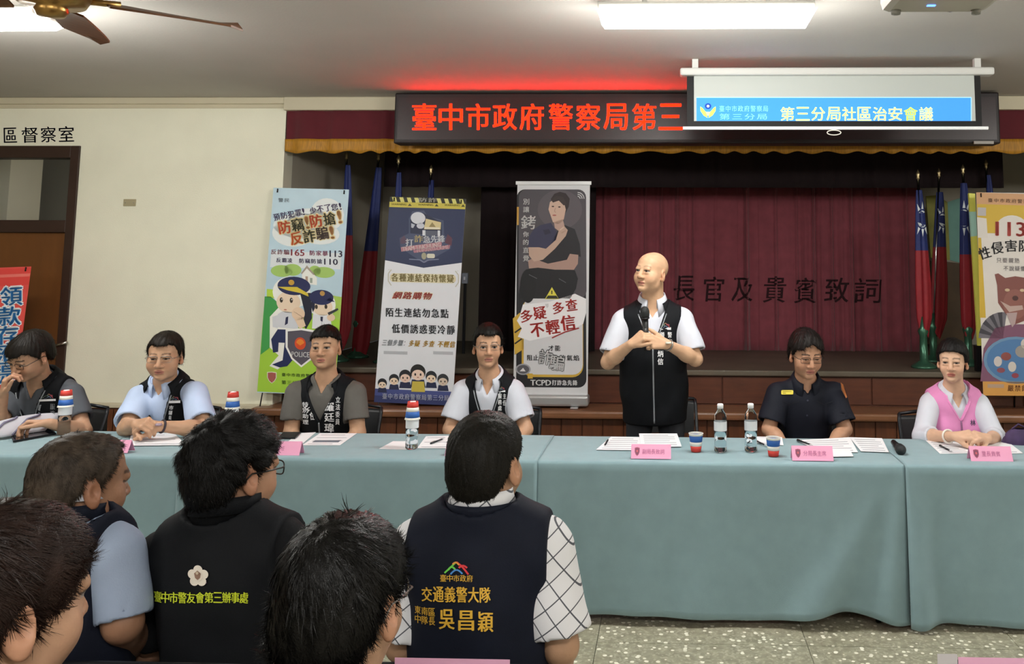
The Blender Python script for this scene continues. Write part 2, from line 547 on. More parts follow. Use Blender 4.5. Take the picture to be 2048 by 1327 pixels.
MB().tube([hp, hp + Vector((-0.02, -0.045, 0.0)), hp + Vector((0.085, -0.055, 0.03))], 0.011, hm).lathe([(0.026, 0), (0.026, 0.01)], hm, hp + Vector((0, -0.005, 0))).build('door_handle', leaf)
# the corridor seen through the transom
b = MB(); b.box((-7.0, 8.4, 0), (XS0 - 0.2, 8.5, ZC), mat('corridor_paint', '7f7f78', 0.8)); S('wall_corridor', b)
b = MB(); px = at(18, 380, 7.6); b.box((px.x - 0.5, 7.6, 0), (px.x, 8.0, ZC), M_wall); S('wall_corridor_pillar', b)
S('ceiling_corridor', MB().box((-7.0, YW + 0.16, ZC), (XS0 - 0.15, 8.5, ZC + 0.1), M_ceil))
cl = bpy.data.lights.new('corridor_fill_light', 'AREA'); cl.size = 0.4; cl.energy = 5; cl.color = (1, 0.93, 0.8)  # added light without a fixture, brightens the pillar behind the transom
clo = bpy.data.objects.new('corridor_fill_light', cl); COL.objects.link(clo); clo.location = (-4.6, 7.6, 2.95)
# wall writing above the door, painted letters
def wallfn(x, y, h=0.0):
    p = at(x, y, YW); p.y = YW - 0.001 - h; return p
pg = Page(wallfn, 0.0003)
M_navy = mat('navy_letter', '23264a', 0.6)
pg.txt = MB()
for ch, xa, xb, ya, yb in (('區', 8, 34, 255, 285), ('督', 44, 76, 254, 285), ('察', 82, 112, 253, 284), ('室', 118, 148, 252, 283)):
    pg.text(ch, xa, ya, xb, yb, M_navy, 3, bold=0.012, angle=1.5)
o = pg.txt.build('painted_lettering', wl)
p = at(260, 405, YW)
o = empty('wall_plate', (p.x, YW, p.z), 'small tan blank cover plate on the cream wall beside the door', 'wall plate')
MB().box((p.x - 0.052, YW - 0.008, p.z - 0.029), (p.x + 0.052, YW, p.z + 0.029), mat('tan_plastic', 'a99f80', 0.5), 0.003).build('cover', o)
for sx in (-0.035, 0.035):
    MB().tube([(p.x + sx, YW - 0.011, p.z), (p.x + sx, YW - 0.006, p.z)], 0.004, hm).build('screw', o)
# ------------------------------------------------------------------ curtains
M_red = mat('red_velvet', '803944', 0.8, var=0.12, scale=9, sheen=0.3)
M_maroon = mat('dark_maroon_velvet', '5a1420', 0.85, var=0.1, scale=8, sheen=0.2)
M_black = mat('black_stage_cloth', '1a0d10', 0.95)
M_gold = mat('gold_fringe', 'b07c22', 0.5, var=0.25, scale=30, stretch=(4, 4, 0.4), bump=0.4, bscale=200)
def curtain(name, xa, xb, y, za, zb, m, pitch, amp, label, cat='curtain', seed=1, nz=10, wav=0.0, sharp=False, parent=None, group=None, thick=0.004):
    r = random.Random(seed)
    # uneven pleats
    xs = []; x = xa; ph = []; a = 0
    N = max(12, int((xb - xa) / pitch * (34 if sharp else 10)))
    offs = [r.uniform(-1, 1) for _ in range(int((xb - xa) / pitch) + 3)]
    P = []
    for k in range(nz + 1):
        t = k / nz; z = zb + (za - zb) * t; row = []
        for i in range(N + 1):
            u = i / N; xx = xa + (xb - xa) * u; q = (xx - xa) / pitch
            q2 = q + 0.35 * math.sin(q * 0.9 + seed) + 0.25 * math.sin(q * 0.37 + 2 * seed)
            w = math.sin(2 * math.pi * q2)
            if sharp: w = 1 - 2 * max(0.0, 1 - abs(((q2 % 1.0) - 0.5) / 0.10)) + 0.35 * math.sin(2 * math.pi * q2 * 2 + 1.3)
            w = math.copysign(abs(w) ** 0.8, w) * (0.6 + 0.4 * offs[min(int(q), len(offs) - 1)])
            row.append((xx, y + amp * w * (0.55 + 0.45 * t), z + (wav * math.sin(2 * math.pi * q2 + 1) if k == nz else 0)))
        P.append(row)
    o = MB().grid(P, m).build(name, parent, None if parent else ((xa + xb) / 2, y, za))
    solidify(o, thick)
    if not parent: tag(o, label, cat, group)
    return o
cb = at(1180, 560, 8.7).x; ce = at(1846, 560, 8.7).x
redc = curtain('stage_curtain', cb, ce, 8.7, 0.79, 2.45, M_red, 0.21, 0.05, 'wine red pleated backdrop curtain with dark lettering across the stage', seed=3, wav=0.008, sharp=True)
# dark characters fixed on the backdrop curtain
def curtfn(x, y, h=0.0):
    p = at(x, y, 8.62); p.y = 8.62 - h; return p
pgc = Page(curtfn)
M_dkred = mat('dark_felt_letter', '2a0c12', 0.9)
for ch, xa, xb, ya, yb in (('長', 1348, 1390, 551, 602), ('官', 1408, 1448, 553, 603), ('及', 1466, 1508, 555, 603), ('貴', 1530, 1574, 552, 605), ('賓', 1592, 1636, 555, 606), ('致', 1654, 1702, 555, 605), ('詞', 1714, 1766, 556, 606)):
    pgc.text(ch, xa, ya, xb, yb, M_dkred, 1, bold=0.012, shear=0.08)
lt = pgc.txt.build('lettering', redc)
# let the letters lie on the folds
def drape_on(o, target, d=Vector((0, 1, 0)), off=0.004, start=-0.4):
    dg = bpy.context.evaluated_depsgraph_get()
    me = target.data; T = origin(target)
    bv = BVHTree.FromPolygons([v.co + T for v in me.vertices], [tuple(p.vertices) for p in me.polygons])
    W = origin(o)
    for v in o.data.vertices:
        p = v.co + W
        h = bv.ray_cast(p + d * start, d)
        if h[0] is not None:
            v.co = h[0] - d * off - W
_b = bmesh.new(); _b.from_mesh(lt.data); bmesh.ops.triangulate(_b, faces=_b.faces[:]); bmesh.ops.subdivide_edges(_b, edges=[e for e in _b.edges if e.calc_length() > 0.02], cuts=3); _b.to_mesh(lt.data); _b.free()
drape_on(lt, redc, off=0.006)
curtain('stage_curtain', at(958, 560, 8.3).x, at(1190, 560, 8.3).x, 8.3, 0.83, 3.0, M_black, 0.16, 0.03, 'nearly black side curtain behind the speaker banner left of the red backdrop', seed=8)
curtain('stage_border', at(770, 320, 8.0).x, at(2005, 320, 8.0).x, 8.0, at(1500, 376, 8.0).z + 0.005, 3.0, M_black, 0.2, 0.025, 'nearly black border curtain hanging above the red backdrop', seed=5)
val = curtain('valance', XS0 + 0.01, XS1 - 0.05, 6.98, 2.575, 2.91, M_maroon, 0.20, 0.028, 'maroon pleated valance with gold fringe along the stage opening', 'valance', seed=2)
fr = curtain('fringe', XS0 + 0.01, XS1 - 0.05, 6.965, 2.555, 2.665, M_gold, 0.20, 0.028, None, seed=2, nz=4, wav=0.012, parent=val)
drape = None

# ------------------------------------------------------------------ LED sign
M_ledbox = mat('led_sign_black', '1c1214', 0.5)
M_ledface = mat('led_sign_face', '2a191b', 0.35, var=0.2, scale=120)
M_led = mat('red_led', (0.8, 0.05, 0.02), 0.5, emit=(1.0, 0.007, 0.0012), estr=8.0)
LY = 6.70
a0 = at(790, 183, LY); a1 = at(1998, 181, LY)
zt, zb = 2.995, 2.592
sign = empty('led_sign', ((a0.x + a1.x) / 2, LY + 0.08, zb), 'long black LED sign with glowing red characters hung over the stage', 'LED sign')
MB().box((a0.x, LY, zb), (a1.x, LY + 0.16, zt), M_ledbox, 0.012).build('case', sign)
MB().box((a0.x + 0.03, LY - 0.004, zb + 0.03), (a1.x - 0.03, LY + 0.002, zt - 0.04), M_ledface).build('display', sign)
def ledfn(x, y, h=0.0):
    p = at(x, y, LY - 0.006); p.y = LY - 0.006 - h; return p
pg = Page(ledfn)
xs = [825, 878, 933, 986, 1040, 1098, 1153, 1208, 1265, 1318, 1390, 1446]
for ch, x in zip('臺中市政府警察局第三分局', xs):
    pg.text(ch, x, 207, x + 47, 259 if x < 1370 else 250, M_led, 1, bold=0.014)
pg.txt.build('lettering', sign)

# ------------------------------------------------------------------ projection screen
SY = 5.65
c0 = at(1360, 145, SY); c1 = at(1985, 145, SY)
scr = empty('projection_screen', ((c0.x + c1.x) / 2, SY, 2.5), 'white pull-down projection screen with blue projected title strip', 'projection screen')
zt = at(1660, 137, SY).z; zc = at(1660, 152, SY).z
M_case = mat('screen_case_white', 'cfcfcb', 0.4)
MB().box((c0.x, SY - 0.045, zc), (c1.x, SY + 0.045, zt), M_case, 0.012).build('case', scr)
for x in (c0.x + 0.1, c1.x - 0.1):
    MB().box((x - 0.02, SY - 0.02, zt), (x + 0.02, SY + 0.02, ZC), M_case).build('bracket', scr)
M_sblack = mat('screen_black_border', '0c0c0e', 0.7)
M_sgrey = mat('screen_white_cloth', 'b9beba', 0.8)
def scrfn(x, y, h=0.0):
    p = at(x, y, SY); p.y = SY - 0.003 - h; return p
l, r_, zbm = at(1374, 200, SY).x, at(1962, 200, SY).x, at(1660, 256, SY).z
fab = MB().box((l, SY - 0.002, zbm), (r_, SY + 0.002, zc + 0.01), M_sblack).build('fabric', scr)
wf = at(1388, 240, SY); wr = at(1951, 242, SY)
MB().box((wf.x, SY - 0.003, at(1660, 242, SY).z), (wr.x, SY - 0.0021, zc), M_sgrey).build('white_field', fab)
b0, b1 = at(1366, 256, SY), at(1976, 259, SY)
MB().tube([(b0.x, SY, b0.z), (b1.x, SY, b0.z)], 0.011, mat('weight_bar', 'e9e9e4', 0.35, emit=(0.9, 0.95, 1), estr=0.25), n=10).build('weight_bar', scr)  # faint glow in the bar stands in for projector light falling on it
cx = at(1668, 265, SY)
MB().tube([(cx.x + 0.045 * math.cos(t), SY, cx.z + 0.016 * math.sin(t)) for t in [k * math.pi / 8 for k in range(16)]], 0.0035, mat('pull_cord', 'eeeae0', 0.5), n=6, closed=True).build('pull_loop', scr)
M_blue = mat('projected_blue', '2f7fe0', 0.8, emit=lin('4a95ea'), estr=0.62)
M_yel = mat('projected_yellow', 'e8ec8a', 0.8, emit=lin('eef29a'), estr=0.8)
M_cyan = mat('projected_cyan', '8cc4ff', 0.8, emit=lin('9accff'), estr=0.75)
M_pw = mat('projected_white', 'e0f0f0', 0.8, emit=lin('e6f4ee'), estr=0.8)
M_navyp = mat('projected_navy', '1a3f9a', 0.8, emit=lin('1c4fb0'), estr=0.5)
M_gry = mat('projected_green_yellow', 'c8dd50', 0.8, emit=lin('d2e260'), estr=0.7)
pg = Page(scrfn, 0.0006)
pg.poly([(1393, 195), (1942, 195), (1942, 242), (1393, 242)], M_blue, 1)
pg.line([(1393, 195), (1942, 195)], 1.5, M_cyan, 2); pg.line([(1942, 195), (1942, 242)], 1.5, M_cyan, 2)
# police badge: eagle wings round a small disc
for sgn in (-1, 1):
    pg.poly([(1416 + sgn * 1, 236), (1416 + sgn * 9, 231), (1416 + sgn * 15, 222), (1416 + sgn * 15.5, 213), (1416 + sgn * 11, 216), (1416 + sgn * 7, 221), (1416 + sgn * 2, 226)], M_gry, 3)
pg.ell(1416, 212.5, 6.5, 6, M_navyp, 4); pg.ell(1416, 212.5, 2.6, 2.5, M_pw, 5)
pg.poly([(1411, 224), (1421, 224), (1418, 231), (1414, 231)], M_yel, 4)
pg.text('臺中市政府警察局', 1438, 211, 1538, 224, M_cyan, 4, bold=0.01, mono=True)
pg.text('第三分局', 1438, 227, 1538, 240, M_cyan, 4, bold=0.01, mono=True)
x = 1561
for i, ch in enumerate('第三分局社區治安會議'):
    xx = 1561 + i * 30.8
    pg.text(ch, xx, 214, xx + 27, 241, M_yel if i != 8 else M_gry, 4, bold=0.018)
pg.build(scr, 'projected_image', 'projected_lettering')
p = at(1967, 285, 6.69)
MB().box((p.x - 0.075, 6.68, p.z - 0.011), (p.x + 0.075, 6.695, p.z + 0.011), mat('grey_label', 'a9a49f', 0.5)).build('maker_plate', sign)

# ------------------------------------------------------------------ projector
q0 = atz(1785, 28, 2.4); q1 = atz(2010, 28, 2.4)
pj = empty('projector', ((q0.x + q1.x) / 2, q0.y + 0.12, 2.425), 'white ceiling projector hanging at the top right corner', 'projector')
M_pj = mat('projector_plastic', 'c9c8c2', 0.45, var=0.04, scale=6)
bm = MB().box((q0.x, q0.y - 0.12, 2.445), (q1.x, q0.y + 0.16, 2.555), M_pj, 0.025).build('housing', pj)
mx = (q0.x + q1.x) / 2
MB().lathe([(0.045, 0), (0.045, 0.02), (0.03, 0.022), (0.0, 0.024)], mat('lens_black', '15151a', 0.1), (0, 0, 0)).build('lens', pj, world=False)
ln = pj.children[-1]; ln.rotation_euler = (-math.pi / 2, 0, 0); ln.location = Vector((mx + 0.06, q0.y + 0.155, 2.500)) - pj.location
MB().tube([(mx, q0.y + 0.02, 2.555), (mx, q0.y + 0.02, ZC)], 0.02, M_white_paint, n=12).build('ceiling_pole', pj)
for k in range(6):
    x = mx - 0.07 + k * 0.022
    MB().box((x, q0.y - 0.1215, 2.480), (x + 0.012, q0.y - 0.1195, 2.525), mat('vent_dark', '3a3a3a', 0.7)).build('vent_slot', pj)
lp = atz(1905, 2, 2.4)
MB().box((lp.x - 0.012, q0.y + 0.06, 2.442), (lp.x + 0.012, q0.y + 0.07, 2.446), mat('blue_led', '2a4bff', 0.4, emit=(0.1, 0.25, 1), estr=3)).build('indicator_light', pj)
for sx, sy in ((-1, -1), (1, -1), (-1, 1), (1, 1)):
    c = (mx + sx * 0.12, q0.y + 0.02 + sy * 0.10, 2.433)
    MB().lathe([(0.014, 0), (0.016, 0.014)], mat('rubber', '8d8c86', 0.8), c, n=10).build('foot', pj)

# ------------------------------------------------------------------ ceiling fan
fh = atz(105, -8, 2.57)
fan = empty('ceiling_fan', fh, 'brown wooden bladed ceiling fan at the top left corner', 'ceiling fan')
M_fanw = mat('fan_wood', '6d4526', 0.4, var=0.25, scale=10, stretch=(1, 6, 6))
M_brass = mat('brass', 'a5814a', 0.3, metal=0.9)
MB().lathe([(0.0, -0.075), (0.04, -0.07), (0.052, -0.05), (0.045, -0.035), (0.10, -0.03), (0.115, 0.0), (0.115, 0.05), (0.085, 0.08), (0.025, 0.09), (0.02, 0.1)], M_brass, fh, n=24).build('motor_housing', fan)
MB().tube([fh + Vector((0, 0, 0.09)), Vector((fh.x, fh.y, ZC - 0.05))], 0.012, M_brass).lathe([(0.06, ZC - 0.06 - fh.z), (0.07, ZC - fh.z - 0.001)], M_brass, fh).build('downrod', fan)
for k in range(5):
    a = math.radians(42 + 72 * k)
    b = MB()
    P = []
    for i in range(9):
        t = i / 8; r = 0.16 + 0.44 * t
        w = 0.062 + 0.02 * math.sin(t * math.pi * 0.6) if i < 8 else 0.04
        row = []
        for zz in (1, -1):
            for s in ((-1, 0, 1) if zz > 0 else (1, 0, -1)):
                row.append((r, s * w, s * 0.022 + zz * 0.004))
        row.append(row[0]); P.append(row)
    rot = Matrix.Rotation(a, 3, 'Z')
    P = [[tuple(rot @ Vector(q) + fh) for q in row] for row in P]
    b.grid(P, M_fanw, smooth=False)
    b.add(P[-1][:6], [(0, 1, 2, 3, 4, 5)], M_fanw); b.add(P[0][:6], [(5, 4, 3, 2, 1, 0)], M_fanw)
    bl = b.build('blade', fan)
    MB().tube([tuple(rot @ Vector((0.09, 0, 0.0)) + fh), tuple(rot @ Vector((0.2, 0, 0.008)) + fh)], 0.012, M_brass).build('blade_arm', bl)
# ------------------------------------------------------------------ standing banners
M_sheet = mat('banner_vinyl', 'e8eaee', 0.45)
M_alu = mat('banner_aluminium', 'c4c5c6', 0.3, metal=0.6)
M_blackmetal = mat('black_metal', '17171a', 0.4, metal=0.3)
def xbanner(corners, Y0, Y1, zfloor, label, sheet_mat, cat='banner'):
    fn, uv, W, H, bm, rt, up, nr = sheet_frame(corners, Y0, Y1)
    root = empty('x_stand_banner', (bm.x, Y0 + 0.12, zfloor), label, cat, 'standing banners before the stage')
    b = MB()
    P0 = [uv(0, 0), uv(W, 0), uv(W, H), uv(0, H)]
    P1 = [p - nr * 0.002 for p in P0]
    b.add(P0 + P1, [(3, 2, 1, 0)[::-1], (4, 5, 6, 7)[::-1], (0, 4, 5, 1), (1, 5, 6, 2), (2, 6, 7, 3), (3, 7, 4, 0)], sheet_mat)
    b.build('sheet', root)
    hub = uv(W / 2, H * 0.42, -0.05)
    for u, v in ((0.06, 0.995), (0.94, 0.995)):
        tip = uv(W * u, H * v, 0.004)
        MB().tube([hub, uv(W * u, H * v, -0.006), tip, uv(W * u, H * v - 0.03, 0.006)], 0.005, M_blackmetal, n=6).build('upper_arm', root)
    for u in (0.06, 0.94):
        ft = uv(W * u, 0.0, -0.01); fl = Vector((ft.x, ft.y - 0.03, zfloor + 0.006))
        MB().tube([hub, uv(W * u, 0.0, -0.012), fl], 0.005, M_blackmetal, n=6).build('lower_arm', root)
    fl = Vector((hub.x, hub.y + 0.12, zfloor + 0.006))
    MB().tube([hub, fl], 0.006, M_blackmetal, n=6).build('rear_leg', root)
    MB().lathe([(0.02, -0.02), (0.02, 0.02)], M_blackmetal, hub, n=10).build('hub', root)
    return root, Page(fn, 0.0006), (W, H)
SKIN1, SKIN2 = 'efd9c0', 'e9cdb0'
# --- red banner before the door
c = [(-95, 533), (62, 538), (20, 850), (-142, 846)]
root, pg, _ = xbanner(c, 6.35, 6.5, 0.0, 'red banner with blue white-edged characters before the brown door', mat('banner_red', 'd9504a', 0.45, var=0.06, scale=4))
pg.poly([(-95, 536), (62, 541), (57, 575), (-99, 572)], 'd8443f', 1)
pg.poly([(-96, 548), (60, 552), (59, 558), (-96, 554)], 'e2736a', 2)
for ch, x0, y0, x1, y1 in (('領', 2, 576, 45, 614), ('款', -2, 616, 41, 654), ('存', -6, 655, 37, 692), ('匯', -10, 694, 33, 731), ('提', -13, 733, 30, 770)):
    pg.text(ch, x0, y0, x1, y1, '2f78b8', 8, bold=0.03, outline='eef3f6', ob=0.09)
pg.build(root)
# --- green and blue crime prevention banner
c = [(545, 377), (700, 377), (668, 786), (516, 788)]
root, pg, _ = xbanner(c, 6.90, 6.93, 0.53, 'light blue and green crime prevention banner with two cartoon officers', mat('banner_skyblue', 'bcd6e4', 0.45, var=0.05, scale=5))
def edge(t): return 545 - 29 * t, 700 - 32 * t          # left and right page edge at height t (0 top .. 1 foot)
def lr(y):
    return edge((y - 377) / 410)
def band(y0, y1, col, layer, ins=0.0):
    a, b_ = lr(y0); c_, d_ = lr(y1)
    pg.poly([(a + ins, y0), (b_ - ins, y0), (d_ - ins, y1), (c_ + ins, y1)], col, layer)
band(630, 786, 'a3cf3f', 1)
a, b_ = lr(600)
pg.poly([(a, 600), (a + 12, 600), (a + 35, 618), (a + 25, 690), (lr(700)[0], 715)], '3f9a4c', 2)
pg.poly([(lr(585)[0] + 3, 585), (a + 22, 586), (a + 40, 604), (a + 4, 602)], 'b9d94a', 2)
pg.poly([(lr(592)[1] - 28, 592), (lr(592)[1], 596), (lr(640)[1], 640), (lr(640)[1] - 40, 640)], 'a9cc5a', 2)
for x, y, rx, ry in ((563, 548, 22, 12), (585, 545, 18, 12), (648, 548, 22, 11), (630, 545, 12, 10)):
    pg.ell(x, y, rx, ry, 'a4c86a', 2)
pg.poly([(604, 560), (604, 549), (614, 537), (628, 552), (634, 560), (634, 574), (606, 572)], 'eef0ea', 3)
pg.poly([(602, 551), (614, 535), (630, 553), (627, 554), (614, 541), (604, 553)], 'a89c90', 4)
pg.rect(611, 557, 616, 567, 'b09a86', 4); pg.rect(620, 560, 625, 570, '9aa79a', 4)
# cloud behind the slogans
for x, y, rx, ry in ((585, 470, 42, 28), (620, 450, 46, 32), (655, 430, 34, 34), (640, 470, 40, 22), (605, 455, 60, 26)):
    pg.ell(x, y, rx, ry, 'e6ecec', 1)
band(508, 541, 'dfe6ea', 1, 6)
for ch, x, y in zip('預防犯罪!少不了您!', (546, 561, 575, 590, 605, 620, 635, 650, 664, 680), (433, 429, 426, 423, 420, 417, 414, 411, 409, 407)):
    w = 13 if ch != '!' else 4
    pg.text(ch, x, y - 2, x + w, y + 12, '4a3a63', 6, bold=0.03, angle=12)
for ch, x, y, col in (('防', 557, 448, 'd0532f'), ('竊', 583, 442, '3a3a22'), ('!', 611, 437, 'b9824e'), ('防', 621, 433, 'd0532f'), ('搶', 648, 428, '3a3a22'), ('!', 677, 424, 'b9824e'),
                      ('反', 581, 470, 'd65f2a'), ('詐', 607, 465, '3a3a22'), ('騙', 633, 458, '4a3a33'), ('!', 661, 456, 'b9824e')):
    w = 24 if ch != '!' else 7
    pg.text(ch, x, y - 3, x + w, y + 23, col, 7, bold=0.035, outline='ecdca8', ob=0.10, angle=10)
pg.text('反詐騙', 541, 504, 580, 515, '9b6a74', 6, bold=0.03, mono=True)
pg.text('165', 582, 503, 609, 516, 'b04a54', 6, bold=0.03)
pg.text('防家暴', 619, 504, 658, 515, '9b4a6a', 6, bold=0.03, mono=True)
pg.text('113', 660, 503, 685, 516, '3f3a54', 6, bold=0.03)
pg.text('反霸凌', 552, 521, 586, 531, '4f486a', 6, bold=0.03, mono=True)
pg.text('防竊防搶', 598, 521, 646, 531, '4f486a', 6, bold=0.03, mono=True)
pg.text('110', 649, 520, 676, 532, '3f3a54', 6, bold=0.03)
pg.text('警民', 555, 398, 580, 407, '8c98a0', 6, bold=0.02, mono=True)
# simple drawn officer in front: white halo, legs, shirt, head, peaked cap
def cap(cx, cy, w, col='1f2654'):
    pg.ell(cx, cy, w, w * 0.56, col, 7)
    pg.poly([(cx - w, cy + 3), (cx - w * 0.4, cy + w * 0.28), (cx + w * 0.4, cy + w * 0.42), (cx + w * 0.9, cy + w * 0.62), (cx + w * 0.85, cy + w * 0.42), (cx + w * 0.2, cy + 2)], 'd9c23c', 8)
    pg.ell(cx - w * 0.15, cy - w * 0.2, 6, 5.5, 'c69a3a', 9)
pg.ell(583, 590, 38, 32, 'f4f4ee', 3)
pg.poly([(540, 640), (560, 618), (590, 622), (586, 720), (556, 742), (540, 736), (558, 715), (540, 700)], 'f4f4ee', 3)
pg.poly([(600, 590), (622, 590), (624, 640), (612, 662), (606, 652), (610, 630)], '181c30', 5)
pg.ell(577, 610, 24, 21, SKIN1, 5)
pg.poly([(556, 634), (566, 628), (590, 630), (600, 646), (596, 662), (556, 660)], 'd5d8df', 5)
pg.poly([(572, 640), (577, 638), (576, 652), (570, 656)], '23284a', 6)
pg.poly([(545, 640), (556, 636), (556, 662), (546, 660)], 'd5d8df', 5)
pg.poly([(543, 684), (556, 664), (588, 664), (588, 720), (575, 735), (560, 738), (545, 733), (566, 724), (570, 690), (558, 690), (557, 708), (547, 710)], '1f2a56', 5)
cap(588, 577, 33)
for x, y in ((563, 606), (583, 606)):
    pg.ell(x, y, 3.2, 5.2, '3a3026', 7); pg.ell(x + 1, y - 1.6, 1, 1.4, 'ffffff', 8)
pg.ell(571, 625, 3, 1.4, 'c9846f', 7)
pg.ell(597, 632, 13, 13, SKIN2, 8); pg.poly([(588, 640), (606, 638), (612, 655), (600, 662)], SKIN2, 8)
for k in range(4): pg.line([(588 + k * 4, 628 + k * 2.5), (596 + k * 4, 632 + k * 2.5)], 0.8, 'b99a80', 9)
# second officer
pg.ell(645, 612, 26, 28, 'f4f4ee', 3)
pg.ell(645, 617, 20, 17, SKIN1, 5)
pg.poly([(626, 632), (660, 632), (664, 660), (624, 660)], 'e3e6ec', 5)
pg.poly([(641, 636), (646, 636), (645, 646), (641, 644)], '2a2e48', 6)
pg.ell(643, 598, 24, 15, '1f2654', 7); pg.poly([(660, 598), (670, 606), (652, 604)], '1f2654', 7); pg.ell(645, 590, 5, 5, 'b98f4a', 8)
pg.poly([(624, 600), (630, 602), (630, 620), (626, 628), (622, 615)], '1c2038', 6)
for x, y in ((633, 617), (652, 616)):
    pg.ell(x, y, 2.8, 4.4, '3a3026', 7)
pg.poly([(655, 628), (675, 618), (677, 621), (658, 633)], '33363c', 8); pg.ell(662, 637, 8, 7, SKIN2, 8)
# shield
def shield(cx, cy, w, h, rim, fill, layer):
    base = [(-1, -0.9), (0, -1.0), (1, -0.9), (1.0, 0.0), (0.62, 0.6), (0, 1.0), (-0.62, 0.6), (-1.0, 0.0)]
    pg.poly([(cx + x * w * 1.16, cy + y * h * 1.12) for x, y in base], rim, layer)
    pg.poly([(cx + x * w, cy + y * h) for x, y in base], fill, layer + 1)
shield(603, 698, 27, 34, 'f3f3f0', '55505c', 6)
pg.ell(601, 690, 11, 12, 'd64a24', 8); pg.ell(601, 690, 8, 8.5, 'e8862c', 9)
pg.poly([(592, 688), (601, 694), (610, 688), (607, 697), (601, 700), (595, 697)], 'd04a1c', 10)
pg.text('POLICE', 584, 706, 619, 716, 'f2f2f2', 10, bold=0.02)
shield(545, 758, 8, 10, 'eef2e0', 'a65a52', 6)
pg.text('臺中市政府警察局', 564, 748, 640, 755, '3c5a2a', 6, bold=0.01, mono=True)
pg.text('第三分局', 564, 762, 606, 770, '3c5a2a', 6, bold=0.01, mono=True)
pg.build(root)
# --- navy and white anti-fraud banner with hazard stripes
c = [(778, 394), (934, 397), (903, 808), (750, 806)]
root, pg, _ = xbanner(c, 6.98, 7.03, 0.53, 'navy and white anti-fraud banner topped by yellow black hazard stripes', mat('banner_white', 'e2e5ec', 0.45, var=0.02, scale=5))
def lr(y): t = (y - 394) / 412; return 778 - 28 * t, 934 - 31 * t
def band(y0, y1, col, layer, ins=0.0):
    a, b_ = lr(y0); c_, d_ = lr(y1)
    pg.poly([(a + ins, y0), (b_ - ins, y0 + 2), (d_ - ins, y1 + 2), (c_ + ins, y1)], col, layer)
band(394, 405, '26261c', 1)
for k in range(10):
    if 4 <= k <= 5: continue
    x = 781 + k * 15.3 + 1
    pg.poly([(x, 395 + k * .2), (x + 8, 395 + k * .2), (x + 11, 405 + k * .2), (x + 3, 405 + k * .2)], 'd8d27a', 2)
pg.text('防詐', 836, 395, 877, 405, 'c9c7ba', 3, bold=0.03, mono=True)
band(405, 416, 'cbbd50', 1)
for x in (781, 836, 890):
    pg.text('WARNING', x, 408, x + 31, 412, '5a5626', 3, bold=0.02)
    pg.poly([(x + 34, 413), (x + 42, 413), (x + 38, 408)], '4a4726', 3)
a, b_ = lr(416); c_, d_ = lr(530)
pg.poly([(a, 416), (b_, 418), (d_ + 0.4, 528), (847, 540), (c_, 526)], '2e3757', 1)
# emblem
pg.poly([(817, 470), (817, 440), (824, 424), (848, 422), (856, 434), (888, 442), (889, 474), (906, 480), (902, 500), (850, 530), (846, 530), (800, 500), (798, 480)], '4b5470', 2)
pg.poly([(820, 470), (820, 441), (830, 428), (848, 428), (884, 446), (884, 474)], '2a3048', 3)
pg.ell(836, 438, 15, 12.5, 'd5d9e2', 4); pg.ell(841, 454, 8, 6, 'c9cdd8', 4); pg.poly([(822, 449), (830, 452), (826, 459), (822, 458)], 'b9becb', 4)
pg.poly([(852, 439), (883, 446), (882, 461), (848, 461)], 'd8ca98', 4)
pg.poly([(858, 456), (865, 446), (872, 456)], '9a8a5e', 5); pg.rect(849, 457, 880, 460, 'e8e4d4', 5)
pg.rect(846, 464, 878, 474, '5a5f70', 4); pg.rect(845, 463, 851, 474, 'd9dde4', 5); pg.rect(876, 463, 881, 476, 'd9dde4', 5)
pg.poly([(800, 482), (808, 474), (815, 490), (800, 492)], '5d4a5e', 3); pg.poly([(905, 478), (896, 470), (890, 488), (904, 494)], '5d3a4a', 3)
for ch, x, y, w in (('打', 811, 481, 15), ('詐', 829, 473, 17), ('急', 847, 474, 14), ('先', 862, 473, 14), ('鋒', 876, 472, 14)):
    pg.text(ch, x, y, x + w, y + 15, 'c9b98a' if ch == '詐' else 'dfe2e8', 7, bold=0.04)
pg.poly([(801, 499), (884, 486), (884, 494), (802, 508)], 'b9848e', 5); pg.poly([(826, 505), (901, 492), (900, 500), (828, 510)], 'b07a88', 5)
pg.text('TEAM TAICHUNG', 804, 493, 882, 502, 'f0dcdc', 7, bold=0.03, angle=8)
pg.text('TOP ANTI-CRIME', 832, 497, 898, 505, 'e8ccd0', 7, bold=0.02, angle=8)
pg.ell(848, 516, 5, 7, 'a9a58c', 6); pg.rrect(854, 511, 870, 520, 3, 'd9d6c4', 6)
pg.line([(818, 523), (840, 524), (848, 529), (856, 524), (878, 522)], 2, '7d86a0', 5)
# white part
pg.rrect(779, 552, 912, 570, 8, 'ddd5b4', 2)
pg.text('各種連結保持懷疑', 782, 552, 910, 569, '8d8050', 4, bold=0.04, mono=True)
for s, x in ((-1, 776), (1, 917)):
    pg.line([(x, 545), (x + s * -4 + s * 2, 545)] , 1, 'c9c6b4', 2)
    pg.line([(x + (-s) * 6, 545), (x, 553), (x, 568), (x + (-s) * 6, 577)], 2, 'c3c1b2', 2)
pg.text('網路購物', 786, 589, 866, 604, 'a83a3a', 6, bold=0.04, mono=True, shear=0.35, outline='efe2c8', ob=0.1)
pg.text('陌生連結勿急點', 771, 621, 899, 640, '35373c', 6, bold=0.035, mono=True)
pg.text('低價誘惑要冷靜', 784, 653, 911, 672, '35373c', 6, bold=0.035, mono=True)
pg.text('三個步驟：', 765, 684, 818, 697, '8f939a', 6, bold=0.03, mono=True, shear=0.25)
